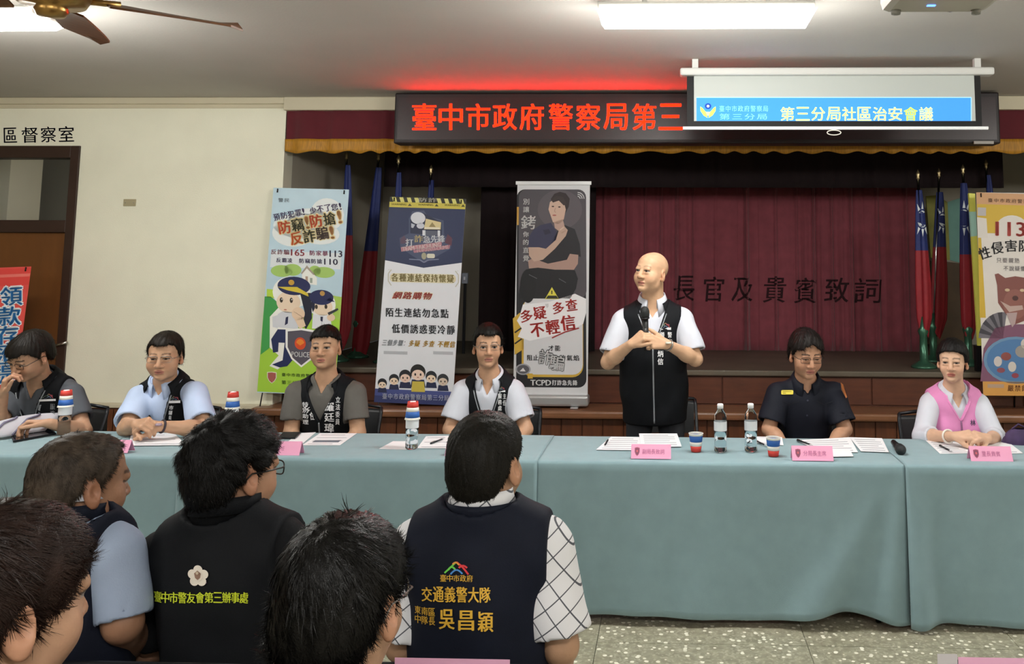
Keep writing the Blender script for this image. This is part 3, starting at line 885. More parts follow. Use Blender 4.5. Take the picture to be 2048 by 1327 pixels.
pg.text('多疑', 818, 684, 841, 697, 'b9923a', 6, bold=0.05, mono=True, shear=0.25); pg.text('多查', 846, 684, 870, 697, 'b9923a', 6, bold=0.05, mono=True, shear=0.25)
pg.text('不輕信', 875, 684, 911, 697, 'b9923a', 6, bold=0.05, mono=True, shear=0.25)
pg.rect(768, 707, 815, 713, 'b6b9c0', 2); pg.rect(866, 705, 905, 711, 'b6b9c0', 2)
band(780, 806, '46508a', 1); band(793, 806, '2f3868', 2)
for x, y, w, hc, fc in ((766, 770, 9, '1d1e24', SKIN1), (789, 762, 10, '22232a', SKIN1), (811, 755, 12, '22232a', 'eccdbd'), (836, 747, 15, '20201f', 'f0d5c4'), (862, 755, 11, '262a30', SKIN1), (885, 760, 11, '2c3034', 'd9c6b4')):
    pg.poly([(x - w, y + w * 1.9), (x - w * 0.8, y + w * 0.9), (x + w * 0.8, y + w * 0.9), (x + w, y + w * 1.9)], '232a4a', 3)
    pg.ell(x, y - 1, w, w * 1.0, hc, 4); pg.ell(x, y + w * 0.32, w * 0.82, w * 0.68, fc, 5)
    for s in (-1, 1): pg.ell(x + s * w * 0.35, y + w * 0.25, w * 0.12, w * 0.17, '2a2220', 6)
    pg.ell(x, y + w * 0.62, w * 0.14, w * 0.06, 'b06a5c', 6)
pg.poly([(825, 764), (848, 764), (850, 784), (823, 784)], 'c9b64a', 6)
pg.text('臺中市政府警察局第三分局', 766, 788, 898, 800, 'c3c8da', 6, bold=0.02, mono=True)
pg.build(root)
# --- roll-up banner with the photographed officer
fn, uv, W, H, bm, rt, up, nr = sheet_frame([(1034, 364), (1181, 364), (1174, 806), (1027, 806)], 7.0, 7.02)
root = empty('roll_up_banner', (bm.x, 7.05, 0.53), 'silver roll-up banner showing an officer with crossed arms on black', 'banner', 'standing banners before the stage')
b = MB(); P0 = [uv(0, 0.06), uv(W, 0.06), uv(W, H), uv(0, H)]; P1 = [p - nr * 0.002 for p in P0]
b.add(P0 + P1, [(0, 1, 2, 3), (7, 6, 5, 4), (0, 4, 5, 1), (1, 5, 6, 2), (2, 6, 7, 3), (3, 7, 4, 0)], mat('banner_grey', 'd2d3d6', 0.4)); b.build('sheet', root)
def orient_box(u0, v0, u1, v1, h0, h1, m):
    b = MB(); vs = [uv(u, v, h) for h in (h0, h1) for v in (v0, v1) for u in (u0, u1)]
    b.add(vs, [(0, 2, 3, 1), (4, 5, 7, 6), (0, 1, 5, 4), (2, 6, 7, 3), (0, 4, 6, 2), (1, 3, 7, 5)], m); return b
orient_box(-0.012, H - 0.022, W + 0.012, H + 0.006, -0.012, 0.012, M_alu).build('top_rail', root)
MB().box((bm.x - W / 2 - 0.012, 6.93, 0.545), (bm.x + W / 2 + 0.012, 7.07, 0.63), M_alu, 0.02).build('base_cassette', root)
for s in (-1, 1):
    MB().box((bm.x + s * 0.2 - 0.03, 6.9, 0.532), (bm.x + s * 0.2 + 0.03, 7.1, 0.546), M_alu, 0.004).build('foot', root)
MB().tube([Vector((bm.x, 7.04, 0.6)), uv(W / 2, H - 0.01, -0.02)], 0.008, M_alu).build('support_pole', root)
pg = Page(fn, 0.0006)
pg.rrect(1033, 379, 1172, 775, 16, '1c1c20', 1)
pg.rrect(1037, 379, 1173, 600, 16, '4a464c', 2)
pg.ell(1120, 420, 45, 40, '565157', 3)
# wifi arcs
for r in (5, 9, 13):
    pg.line([(1156 + r * math.cos(math.radians(a)), 398 - r * math.sin(math.radians(a))) for a in (0, 22, 45, 67, 90)], 1.6, 'c9c9cb', 4)
# officer: hair, face, neck, navy shirt, crossed arms, belt
pg.poly([(1102, 398), (1109, 388), (1120, 384), (1132, 387), (1140, 398), (1138, 414), (1130, 430), (1104, 420)], '2b2224', 4)
pg.poly([(1097, 420), (1100, 405), (1110, 398), (1128, 404), (1132, 420), (1128, 440), (1118, 450), (1106, 446)], 'c3a796', 5)
pg.poly([(1102, 400), (1112, 392), (1126, 394), (1134, 408), (1128, 412), (1118, 402), (1106, 406)], '352a2a', 6)
for x, y in ((1106, 414), (1119, 415)): pg.ell(x, y, 2.6, 1.3, '2a2020', 6)
pg.line([(1111, 417), (1109, 424), (1112, 426)], 1, '9a7c6c', 6); pg.ell(1109, 432, 4, 1.4, 'a05a54', 6)
pg.poly([(1108, 446), (1126, 440), (1130, 456), (1118, 464), (1110, 458)], 'b3968a', 5)
pg.poly([(1066, 462), (1080, 452), (1102, 447), (1114, 466), (1112, 500), (1086, 506), (1056, 496), (1058, 475)], '34344e', 4)
pg.poly([(1126, 450), (1150, 460), (1160, 490), (1162, 516), (1144, 512), (1130, 530), (1070, 536), (1094, 505), (1114, 466)], '1d1c22', 4)
pg.poly([(1086, 462), (1098, 460), (1102, 468), (1090, 472)], '26263c', 5)
pg.poly([(1057, 497), (1078, 497), (1092, 500), (1112, 482), (1118, 462), (1128, 453), (1136, 462), (1132, 474), (1110, 500), (1086, 522), (1068, 526), (1058, 514)], 'b59a8a', 7)
pg.line([(1120, 462), (1128, 456)], 2.5, 'c9b0a0', 8); pg.line([(1123, 468), (1132, 463)], 2.5, 'a88c7c', 8)
pg.poly([(1056, 524), (1066, 519), (1096, 530), (1134, 522), (1140, 510), (1157, 512), (1156, 530), (1148, 542), (1110, 542), (1076, 538), (1058, 540)], 'a3857a', 6)
pg.poly([(1058, 540), (1076, 538), (1150, 543), (1156, 560), (1152, 580), (1140, 600), (1040, 600), (1038, 585), (1044, 555)], '15151a', 5)
pg.ell(1056, 575, 16, 34, '101014', 6); pg.line([(1058, 552), (1074, 560)], 1.5, '55555c', 7); pg.line([(1118, 560), (1132, 568)], 1.5, '55555c', 7)
# small characters down the left
for ch, y, s in (('別', 398, 12), ('讓', 414, 12), ('銬', 432, 28), ('你', 465, 11), ('的', 481, 11), ('直', 497, 11), ('覺', 513, 12)):
    xx = 1046 if s < 20 else 1042
    pg.text(ch, xx, y, xx + s + (1 if s > 20 else 0), y + s, 'dcdcdc', 8, bold=0.02)
pg.rect(1033, 415, 1037, 452, 'b98f3a', 3)
# lower half
pg.poly([(1026, 640), (1040, 628), (1046, 640), (1048, 700), (1030, 712)], 'c9a43e', 3)
for y in (668, 690): pg.line([(1030, y), (1044, y - 10)], 3, '1c1c20', 4)
pg.rrect(1044, 600, 1166, 755, 22, 'c9a43e', 3); pg.rrect(1048, 596, 1165, 750, 20, 'cfd0d4', 4)
pg.poly([(1034, 644), (1040, 634), (1046, 612), (1100, 606), (1150, 590), (1172, 600), (1172, 628), (1166, 650), (1130, 668), (1060, 684), (1036, 676), (1044, 660)], 'e9e9ec', 5)
pg.poly([(1090, 601), (1104, 577), (1118, 601)], 'd8cf4a', 6); pg.poly([(1092, 600), (1096, 594), (1113, 594), (1117, 600)], '2a2a20', 7); pg.rect(1102.8, 584, 1105, 591, '33331c', 7)
for ch, x, y, s in (('多', 1042, 622, 23), ('疑', 1068, 615, 24), ('多', 1106, 606, 22), ('查', 1132, 600, 22), ('不', 1062, 648, 26), ('輕', 1092, 641, 27), ('信', 1122, 632, 28)):
    pg.text(ch, x, y, x + s, y + s * 1.05, 'b0302c', 8, bold=0.045, angle=8)
pg.line([(1104, 678), (1130, 666), (1158, 658)], 2.5, '9a2c2c', 8)
pg.poly([(1090, 611), (1097, 610), (1097, 616), (1094, 619)], 'c9c9cc', 6)
pg.text('才能', 1097, 692, 1122, 704, '2c2c30', 8, bold=0.03, mono=True)
pg.text('阻止', 1054, 711, 1079, 723, '2c2c30', 8, bold=0.03, mono=True)
pg.text('的氣焰', 1119, 711, 1160, 723, '2c2c30', 8, bold=0.03, mono=True)
pg.text('詐', 1079, 702, 1104, 730, 'e4e4e6', 9, bold=0.02, outline='3a3a3c', ob=0.06, angle=-8); pg.text('騙', 1100, 712, 1128, 741, 'e4e4e6', 9, bold=0.02, outline='3a3a3c', ob=0.06, angle=-8)
pg.ell(1047, 740, 15, 11, '9a9aa0', 6); pg.ell(1047, 740, 12, 8.5, '55555a', 7); pg.poly([(1040, 744), (1052, 744), (1047, 737)], 'd0d0d2', 8)
pg.rect(1056, 748, 1066, 758, 'c9a43e', 5)
pg.text('TCPD', 1062, 760, 1102, 771, 'f2f2f2', 8, bold=0.05); pg.text('打詐急先鋒', 1104, 760, 1155, 771, 'e0e0e2', 8, bold=0.05, mono=True)
pg.build(root)
# --- yellow poster at the right edge
c = [(1951, 387), (2106, 384), (2122, 792), (1968, 790)]
root, pg, _ = xbanner(c, 6.98, 7.03, 0.53, 'yellow and orange poster with a painted tiger mask and a large 113', mat('banner_cream', 'd8d2cc', 0.5, var=0.03, scale=6))
def lr(y): t = (y - 387) / 404; return 1951 + 17 * t, 2106 + 16 * t
def band(y0, y1, col, layer):
    a, b_ = lr(y0); c_, d_ = lr(y1); pg.poly([(a, y0), (b_, y0), (d_, y1), (c_, y1)], col, layer)
band(387, 411, 'c99a70', 1); band(411, 470, 'c9a838', 1); band(764, 791, 'd39a4e', 4)
pg.poly([(1955, 470), (1961, 470), (1972, 640), (1960, 640)], 'c9a838', 1)
pg.poly([(1953, 438), (1972, 440), (1975, 480), (1955, 480)], 'd5cfc8', 2)
pg.ell(2024, 462, 34, 30, 'd8d2cc', 2)
pg.text('臺中市政府警察局', 1974, 398, 2070, 407, '7a5a44', 5, bold=0.01, mono=True)
pg.rect(1954, 418, 1971, 435, 'b5b0b0', 3)
pg.text('113', 1991, 445, 2050, 474, 'a83c34', 6, bold=0.05)
for ch, x, y, a_ in (('性', 1957, 498, 18), ('侵', 1982, 487, 10), ('害', 2010, 482, 4), ('防', 2038, 482, -2)):
    pg.text(ch, x, y, x + 23, y + 24, '28262a', 6, bold=0.03, angle=a_)
pg.text('只要親熱', 1992, 519, 2040, 530, '8a8488', 6, bold=0.01, mono=True); pg.text('不說疑懼', 2006, 535, 2052, 546, '8a8488', 6, bold=0.01, mono=True)
pg.poly([(1994, 575), (1989, 553), (1996, 551), (2010, 560), (2030, 556), (2060, 560), (2072, 600), (2060, 640), (2030, 652), (2010, 630), (1996, 610)], '7d4a44', 4)
pg.ell(2030, 612, 24, 30, '8a5850', 5); pg.poly([(2000, 606), (2020, 616), (2044, 614), (2046, 622), (2018, 628)], 'b9a098', 6)
pg.poly([(2012, 630), (2034, 628), (2030, 650), (2024, 658)], 'b09a9a', 6); pg.ell(2014, 584, 5, 3, 'c9b090', 7); pg.ell(2044, 584, 5, 3, 'c9b090', 7)
pg.ell(2030, 600, 6, 5, '4a2c2a', 7)
for k in range(9):
    a0, a1 = math.radians(180 + k * 11), math.radians(180 + k * 11 + 11)
    pg.poly([(2006, 680)] + [(2006 + 48 * math.cos(a), 680 + 52 * math.sin(a)) for a in (a0, a1)], '3c3a42' if k % 2 else '6d6a72', 3)
pg.poly([(1962, 764), (1968, 700), (1990, 660), (2024, 652), (2110, 650), (2121, 764)], '7a5068', 3)
pg.ell(2032, 722, 64, 46, '6a8fb0', 4); pg.ell(2032, 722, 58, 41, '4d78a8', 5)
for x, y, rx, ry, col in ((1996, 725, 8, 10, 'c9c2c0'), (2024, 735, 8, 10, 'cfc8c0'), (2012, 715, 10, 8, '8a4a44'), (2044, 705, 14, 12, '9a948e'), (2002, 742, 8, 5, '8a4a54'), (2050, 690, 9, 10, 'd0c8c0'), (2030, 752, 7, 5, '8a3a48')):
    pg.ell(x, y, rx, ry, col, 6)
pg.rect(1976, 769, 2008, 776, 'b59a86', 6); pg.text('嚴禁飲酒', 2015, 770, 2070, 783, '6a3a1c', 6, bold=0.02, mono=True)
pg.build(root)
# ------------------------------------------------------------------ flags on poles
M_fblue = mat('flag_blue', '1c2a66', 0.6, var=0.1, scale=12); M_fred = mat('flag_red', '8e1c26', 0.6, var=0.12, scale=12); M_fwhite = mat('flag_white', 'dfe6ea', 0.6)
M_chrome = mat('chrome_pole', 'c9cdd0', 0.18, metal=1.0)
M_stand = mat('green_lit_stand', '3f6a55', 0.25, metal=0.5)  # green projected light mixed into the colour of the chrome stands
def flag(xt, yt, xb, Y, ytop, ymid, ybot, wt, wb, seed, label, sun=0, side=1, stand=True, zf=0.81):
    """pole top (xt, yt) and foot below xb; cloth hangs from ytop to ybot, blue above ymid"""
    top = at(xt, yt, Y); foot = at(xb, 760, Y); foot.z = zf
    root = empty('flag', foot, label, 'flag', 'flags on poles on the stage')
    MB().tube([foot + Vector((0, 0, 0.2)), top], 0.011, M_chrome, n=10).build('pole', root)
    MB().lathe([(0.0, 0.075), (0.012, 0.05), (0.02, 0.03), (0.012, 0.012), (0.016, 0.0), (0.01, -0.01)], mat('finial_gold', 'b3a27a', 0.3, metal=0.8), top, n=12).build('finial', root)
    MB().lathe([(0.105, 0), (0.105, 0.015), (0.085, 0.03), (0.035, 0.06), (0.03, 0.26), (0.045, 0.30), (0.03, 0.33), (0.022, 0.42)], M_stand, foot, n=20).build('stand', root)
    r = random.Random(seed)
    z0 = at(xt, ytop, Y).z; zm = at(xt, ymid, Y).z; z1 = at(xt, ybot, Y).z
    NZ, NA = 26, 30
    rows = []
    for k in range(NZ + 1):
        t = k / NZ; z = z0 + (z1 - z0) * t
        u = (z - foot.z) / (top.z - foot.z); cx = foot + (top - foot) * u
        w = (wt + (wb - wt) * min(1, t * 1.5) ** 0.8)
        if t > 0.88: w *= 1 - (t - 0.88) / 0.12 * 0.45
        row = []
        for j in range(NA):
            a = 2 * math.pi * j / NA
            rr = 1 + 0.22 * math.sin(3 * a + seed + t) + 0.16 * math.sin(5 * a + 2 * seed) 
            row.append((cx.x + side * w * 0.42 + w * 0.62 * math.cos(a) * rr, Y + 0.42 * w * math.sin(a) * rr, z + (0.03 * math.sin(2 * a + seed) if k == NZ else 0)))
        row.append(row[0]); rows.append(row)
    km = max(1, round((zm - z0) / (z1 - z0) * NZ))
    b = MB(); b.grid(rows[:km + 1], M_fblue); b.grid(rows[km:], M_fred)
    b.add(rows[0][:-1], [tuple(range(NA))], M_fblue); b.add(rows[-1][:-1], [tuple(range(NA - 1, -1, -1))], M_fred)
    cl = b.build('cloth', root)
    if sun:
        sx, sy, sr, rx = sun
        b = MB()
        def pt(dx, dy):
            p = at(sx + dx, sy + dy, Y - 0.3); p2 = at(sx + dx, sy + dy, Y); p2.y = Y - 0.3; return p2
        b.add([pt(sr * rx * math.cos(a), sr * math.sin(a)) for a in [k * math.pi / 8 for k in range(16)]], [tuple(range(16))], M_fwhite)
        for k in range(12):
            a = k * math.pi / 6
            b.add([pt(sr * rx * 1.25 * math.cos(a - 0.2), sr * 1.2 * math.sin(a - 0.2)), pt(sr * rx * 2.1 * math.cos(a), sr * 2.1 * math.sin(a)), pt(sr * rx * 1.25 * math.cos(a + 0.2), sr * 1.2 * math.sin(a + 0.2))], [(0, 1, 2)], M_fwhite)
        so = b.build('white_sun', cl)
        bv = BVHTree.FromPolygons([v.co + origin(cl) for v in cl.data.vertices], [tuple(p.vertices) for p in cl.data.polygons])
        W = origin(so)
        bm_ = bmesh.new(); bm_.from_mesh(so.data); bmesh.ops.triangulate(bm_, faces=bm_.faces[:]); bmesh.ops.subdivide_edges(bm_, edges=bm_.edges[:], cuts=2)
        dead = []
        for v in bm_.verts:
            h = bv.ray_cast(v.co + W + Vector((0, -0.2, 0)), Vector((0, 1, 0)))
            if h[0] is None: dead.append(v)
            else: v.co = h[0] - W + Vector((0, -0.004, 0))
        bmesh.ops.delete(bm_, geom=dead, context='VERTS')
        bm_.to_mesh(so.data); bm_.free()
    return root
flag(693, 316, 672, 7.55, 330, 470, 700, 0.03, 0.09, 1, 'dark flag furled on a pole between the cartoon banner and the stage wall')
flag(757, 318, 712, 7.85, 335, 500, 735, 0.04, 0.11, 2, 'furled blue and red flag hanging left of the navy banner', side=0.6)
flag(797, 325, 770, 7.5, 345, 470, 700, 0.03, 0.09, 3, 'furled flag with its pole top above the left corner of the navy banner')
flag(862, 345, 835, 7.75, 360, 480, 700, 0.03, 0.08, 4, 'furled flag with its pole top above the middle of the navy banner')
flag(1836, 356, 1849, 7.42, 380, 505, 668, 0.035, 0.10, 5, 'flag with white sun hanging next to the red backdrop, first of three', sun=(1843, 438, 17, 0.55), side=0.55)
flag(1878, 352, 1869, 7.9, 384, 498, 672, 0.04, 0.10, 6, 'flag with white sun hanging in the middle of the right three', sun=(1884, 440, 13, 0.7), side=0.8)
flag(1926, 345, 1939, 7.6, 366, 506, 678, 0.035, 0.09, 7, 'flag with white sun hanging beside the yellow poster edge', sun=(1926, 436, 17, 0.65), side=0.2)
flag(1972, 334, 1995, 7.9, 350, 470, 700, 0.03, 0.08, 8, 'dark furled flag with its tip showing above the yellow poster')
# panels at the right of the stage; teal and yellow-mint colours stand for projected light
p0, p1 = at(1840, 400, 8.9), at(1935, 700, 8.9)
bo = empty('spill_light_board', (p0.x, 8.9, 0.81), 'board with projected teal light in its colour behind the flags at the right', 'light spill board')
b = MB(); P = [at(*q, 8.9) for q in ((1895, 404), (1932, 392), (1940, 530), (1900, 520))]
b.add(P + [p + Vector((0, 0.02, 0)) for p in P], [(3, 2, 1, 0), (4, 5, 6, 7), (0, 1, 5, 4), (1, 2, 6, 5), (2, 3, 7, 6), (3, 0, 4, 7)], mat('teal_spill', '6fa095', 0.6, var=0.1, scale=5)); b.build('teal_spill_panel', bo)
P = [at(*q, 8.88) for q in ((1852, 392), (1874, 390), (1895, 404), (1900, 520), (1862, 515))]
b = MB(); b.add(P + [p + Vector((0, 0.02, 0)) for p in P], [(4, 3, 2, 1, 0), (5, 6, 7, 8, 9)] + [(i, (i + 1) % 5, 5 + (i + 1) % 5, 5 + i) for i in range(5)], mat('olive_board', '8b8a3c', 0.6, var=0.2, scale=6)); b.build('olive_panel', bo)
b = MB(); P = [at(*q, 8.9) for q in ((1862, 520), (1938, 528), (1945, 700), (1866, 700))]; 
b.add(P + [p + Vector((0, 0.03, 0)) for p in P], [(3, 2, 1, 0), (4, 5, 6, 7), (0, 1, 5, 4), (1, 2, 6, 5), (2, 3, 7, 6), (3, 0, 4, 7)], mat('brown_cabinet_front', '4a3822', 0.6, var=0.2, scale=5)); b.build('brown_base', bo)
Pt = [at(*q, 7.2) for q in ((1938, 386), (1950, 387), (1966, 692), (1957, 700))]  # projected yellow and mint light, built as a coloured strip
st = empty('spill_light_strip', (Pt[3].x, 7.2, 0.81), 'narrow strip of projected yellow and mint light built as a board beside the yellow poster', 'light spill strip')
M_strip_y = mat('spill_yellow', 'ece96a', 0.5); M_strip_m = mat('spill_mint', 'bfeedd', 0.5)
def seg(t0, t1, m, nm):
    q = lambda a, b_, t: a + (b_ - a) * t
    V = [q(Pt[0], Pt[3], t0), q(Pt[1], Pt[2], t0), q(Pt[1], Pt[2], t1), q(Pt[0], Pt[3], t1)]
    b = MB(); b.add(V + [v + Vector((0, 0.03, 0)) for v in V], [(3, 2, 1, 0), (4, 5, 6, 7), (0, 1, 5, 4), (1, 2, 6, 5), (2, 3, 7, 6), (3, 0, 4, 7)], m); b.build(nm, st)
seg(0, 0.12, M_strip_y, 'yellow_spill'); seg(0.12, 0.28, M_strip_m, 'mint_spill'); seg(0.28, 1.0, M_strip_y, 'yellow_spill')
V = (Pt[2] + Pt[3]) / 2
MB().box((V.x - 0.04, 7.19, 0.81), (V.x + 0.04, 7.25, V.z + 0.02), M_blackmetal).build('foot_post', st)  # added post holding up the light strip
sw = at(931, 556, 8.24)
o = empty('wall_switch', sw, 'small grey switch box beside the right edge of the navy banner', 'switch')
MB().box((sw.x - 0.028, 8.2, sw.z - 0.05), (sw.x + 0.028, 8.24, sw.z + 0.05), mat('switch_grey', '8d93a0', 0.5), 0.004).build('box', o)
MB().box((sw.x - 0.008, 8.192, sw.z - 0.015), (sw.x + 0.008, 8.2, sw.z + 0.015), mat('switch_white', 'dfe4ee', 0.4)).build('rocker', o)
MB().box((sw.x - 0.012, 8.22, 0.81), (sw.x + 0.012, 8.24, sw.z - 0.05), M_blackmetal).build('post', o)
# ------------------------------------------------------------------ head tables and cloths
TY0, TY1, TZ = 4.245, 4.85, 0.735
XB = [-4.05, -2.34, -0.634, 1.124, 2.88]
M_cloth = mat('teal_tablecloth', '7f9aa1', 0.85, var=0.04, scale=14, bump=0.15, bscale=500, sheen=0.15)
M_tabtop = mat('table_laminate', '8a8378', 0.5)
tname = ['teal clothed table before the man reading papers', 'teal clothed table before the two men left of the navy banner', 'teal clothed table before the standing speaker', 'teal clothed table before the woman in pink']
for i in range(4):
    a, b_ = XB[i] + 0.012, XB[i + 1] - 0.012
    t = empty('folding_table', ((a + b_) / 2, (TY0 + TY1) / 2, 0), 'folding table hidden under teal cloth ' + tname[i].replace('teal clothed table ', ''), 'table', 'head tables in a row')
    MB().box((a, TY0 + 0.012, TZ - 0.035), (b_, TY1 - 0.012, TZ - 0.006), M_tabtop, 0.004).build('tabletop', t)
    for x in (a + 0.12, b_ - 0.12):
        for y in (TY0 + 0.08, TY1 - 0.08):
            MB().tube([(x, y, 0.0), (x, y, TZ - 0.035)], 0.014, M_blackmetal).build('leg', t)
        MB().tube([(x, TY0 + 0.08, 0.12), (x, TY1 - 0.08, 0.12)], 0.010, M_blackmetal).build('stretcher', t)
hem_of = [0.045, 0.045, 0.045, 0.02]
folds = [[(0.3, 0.1, 0.012, 0.08), (1.3, -0.15, 0.01, 0.07)],
         [(0.04, 0.10, 0.022, 0.05), (0.16, 0.10, -0.012, 0.05), (0.8, 0.02, 0.006, 0.1)],
         [(0.05, 0.02, 0.012, 0.05), (1.73, -0.42, 0.034, 0.10), (1.70, -0.22, -0.030, 0.07), (1.735, -0.08, 0.035, 0.05), (0.9, -0.1, 0.01, 0.12), (0.45, 0.02, 0.006, 0.05)],
         [(0.035, 0.03, 0.045, 0.045), (0.13, 0.05, -0.02, 0.05), (0.62, 0.02, 0.008, 0.03), (1.2, 0.0, 0.01, 0.1)]]
clab = ['teal tablecloth at the left end under the man holding papers', 'teal tablecloth under the bottles of the two men near the navy banner',
        'teal tablecloth hanging with diagonal creases before the standing speaker', 'teal tablecloth at the right end before the woman in pink']
for i in range(4):
    a, b_ = XB[i] - (0.012 if i in (1, 3) else 0.0), XB[i + 1] + (0.012 if i in (1,) else -0.006)
    yo = -0.012 if i in (1, 3) else 0.0
    zt = TZ + (0.003 if i in (1, 3) else 0.0)
    NX = 90
    prof = [(TY1 + 0.01, 0.50), (TY1 + 0.008, 0.62), (TY1 + 0.006, zt - 0.02), (TY1, zt - 0.004), (TY1 - 0.012, zt)]
    prof += [(TY1 + (TY0 - TY1) * k / 8, zt) for k in range(1, 8)]
    prof += [(TY0 + 0.012, zt), (TY0 + yo + 0.003, zt - 0.003), (TY0 + yo - 0.003, zt - 0.014)]
    nd = 22
    rows = []
    for (y, z) in prof:
        rows.append([(a + (b_ - a) * k / NX, y, z) for k in range(NX + 1)])
    for j in range(1, nd + 1):
        tt = j / nd; row = []
        for k in range(NX + 1):
            x = a + (b_ - a) * k / NX; lx = x - a
            hem = hem_of[i] + 0.008 * math.sin(lx * 3.1 + i) + 0.005 * math.sin(lx * 7 + 2 * i)
            if i == 2:
                hem += 0.022 * math.exp(-((lx - 1.42) / 0.12) ** 2) - 0.03 * math.exp(-((lx - 1.72) / 0.09) ** 2)
            if i == 3:
                hem += -0.018 * math.exp(-((lx - 0.03) / 0.06) ** 2) + 0.012
            z = zt - 0.014 + (hem - zt + 0.014) * tt
            d = 0.0
            for (xc, sl, A, w) in folds[i]:
                d += A * tt ** 1.1 * math.exp(-((lx - xc - sl * tt) / (w * (0.5 + 0.8 * tt))) ** 2)
            d += 0.006 * tt * math.sin(lx * 9 + i) + 0.004 * tt * math.sin(lx * 23 + 3 * tt)
            row.append((x, TY0 + yo - 0.003 - d - 0.012 * tt, max(z, 0.006)))
        rows.append(row)
    o = MB().grid(rows, M_cloth).build('tablecloth', None, ((a + b_) / 2, (TY0 + TY1) / 2, 0))
    solidify(o, 0.002)
    tag(o, clab[i], 'tablecloth', 'teal tablecloths on the head tables')
ZT = TZ + 0.0045
# ------------------------------------------------------------------ things on the tables
M_paper = mat('white_paper', 'e9eaee', 0.7); M_ink = mat('grey_print', '9b9da6', 0.7); M_inkd = mat('dark_print', '6d7480', 0.7)
_pz = [0]
def paper(quad, label, lines=6, img=False, group='papers on the head tables', n=1, lift=None):
    """sheet(s) lying on the cloth with its corners at these picture points (far left, far right, near right, near left)"""
    z = ZT + (lift if lift is not None else 0.0008)
    P = [atz(x, y, z) for x, y in quad]
    c = sum(P, Vector()) / 4
    t = 0.0008 * n
    root = empty('paper_sheet', (c.x, c.y, z), label, 'paper', group)
    b = MB(); b.add(P + [p + Vector((0, 0, t)) for p in P], [(0, 1, 2, 3), (7, 6, 5, 4), (0, 4, 5, 1), (1, 5, 6, 2), (2, 6, 7, 3), (3, 7, 4, 0)], M_paper)
    b.build('sheet', root)
    def q(u, v): return (P[0] * (1 - u) + P[1] * u) * (1 - v) + (P[3] * (1 - u) + P[2] * u) * v + Vector((0, 0, t + 0.0004))
    b = MB()
    for k in range(lines):
        v = 0.14 + 0.74 * k / max(1, lines - 1) if lines > 1 else 0.3
        u1 = 0.9 if k % 3 else 0.75
        b.add([q(0.1, v), q(u1, v), q(u1, v + 0.035), q(0.1, v + 0.035)], [(3, 2, 1, 0)], M_ink)
    if img: b.add([q(0.15, 0.6), q(0.85, 0.6), q(0.85, 0.78), q(0.15, 0.78)], [(3, 2, 1, 0)], M_inkd)
    if b.v: b.build('printed_lines', root)
    return root
paper([(1222, 873), (1284, 874), (1279, 900), (1192, 899)], 'white sheet with a pen on it left of the speaker name card')
paper([(1278, 868), (1354, 868), (1363, 893), (1282, 894)], 'small stack of white papers behind the speaker name card', n=6, lift=0.0018)
paper([(1492, 872), (1564, 874), (1567, 890), (1490, 884)], 'white sheet partly under the second water bottle', lines=2)
paper([(1592, 880), (1700, 874), (1716, 904), (1640, 902)], 'white printed sheet behind the name card of the officer in navy')
paper([(1699, 874), (1764, 876), (1778, 904), (1722, 902)], 'white printed sheet right of the officer papers beside the loose microphone', lift=0.0018)
paper([(1650, 897), (1700, 899), (1707, 912), (1660, 913)], 'white slip of paper sticking out beside the officer name card', lines=0, lift=0.0028)
paper([(1851, 880), (1920, 884), (1944, 906), (1880, 907)], 'white sheet with a pen before the woman in pink')
paper([(1924, 884), (2012, 880), (2046, 906), (1960, 908)], 'white sheet under the clasped hands of the woman in pink', lines=3, lift=0.0018)
paper([(262, 868), (348, 866), (372, 890), (258, 891)], 'white sheets before the man in light blue', lines=3, n=3)
paper([(640, 866), (714, 866), (680, 890), (604, 890)], 'white sheet with a printed picture before the young man in grey', lines=4, img=True)
paper([(598, 866), (632, 864), (606, 886), (574, 884)], 'narrow white sheet beside the black phone', lines=0)
paper([(786, 882), (834, 882), (812, 899), (758, 897)], 'folded white napkin beside the bottle with the inverted cup', lines=0)
paper([(852, 872), (905, 871), (900, 896), (834, 896)], 'white sheet with a pen before the man with thin glasses', lines=3)
# pens
M_pen = mat('pen_black', '1b1d22', 0.3)
def pen(p0, p1, label):
    a = atz(*p0, ZT + 0.007); b_ = atz(*p1, ZT + 0.007)
    d = (b_ - a).normalized() * 0.14
    m = (a + b_) / 2
    root = empty('pen', (m.x, m.y, ZT), label, 'pen', 'pens on the head tables')
    MB().tube([m - d * 0.5, m + d * 0.32], 0.0045, M_pen).build('barrel', root)
    MB().tube([m + d * 0.32, m + d * 0.46, m + d * 0.5], [0.0045, 0.003, 0.001], mat('pen_tip', 'c9c9cc', 0.3)).build('tip', root)
    MB().tube([m - d * 0.48 + Vector((0, 0, 0.006)), m - d * 0.2 + Vector((0, 0, 0.006))], 0.0015, hm).build('clip', root)
pen((1208, 892), (1219, 874), 'black pen on the sheet before the standing speaker')
pen((1596, 880), (1624, 889), 'black pen on the papers of the officer in navy')
pen((1514, 882), (1530, 889), 'black pen between the second bottle and the cup')
pen((1878, 890), (1906, 903), 'black pen before the woman in pink')
pen((862, 886), (888, 876), 'black pen before the man with thin glasses')
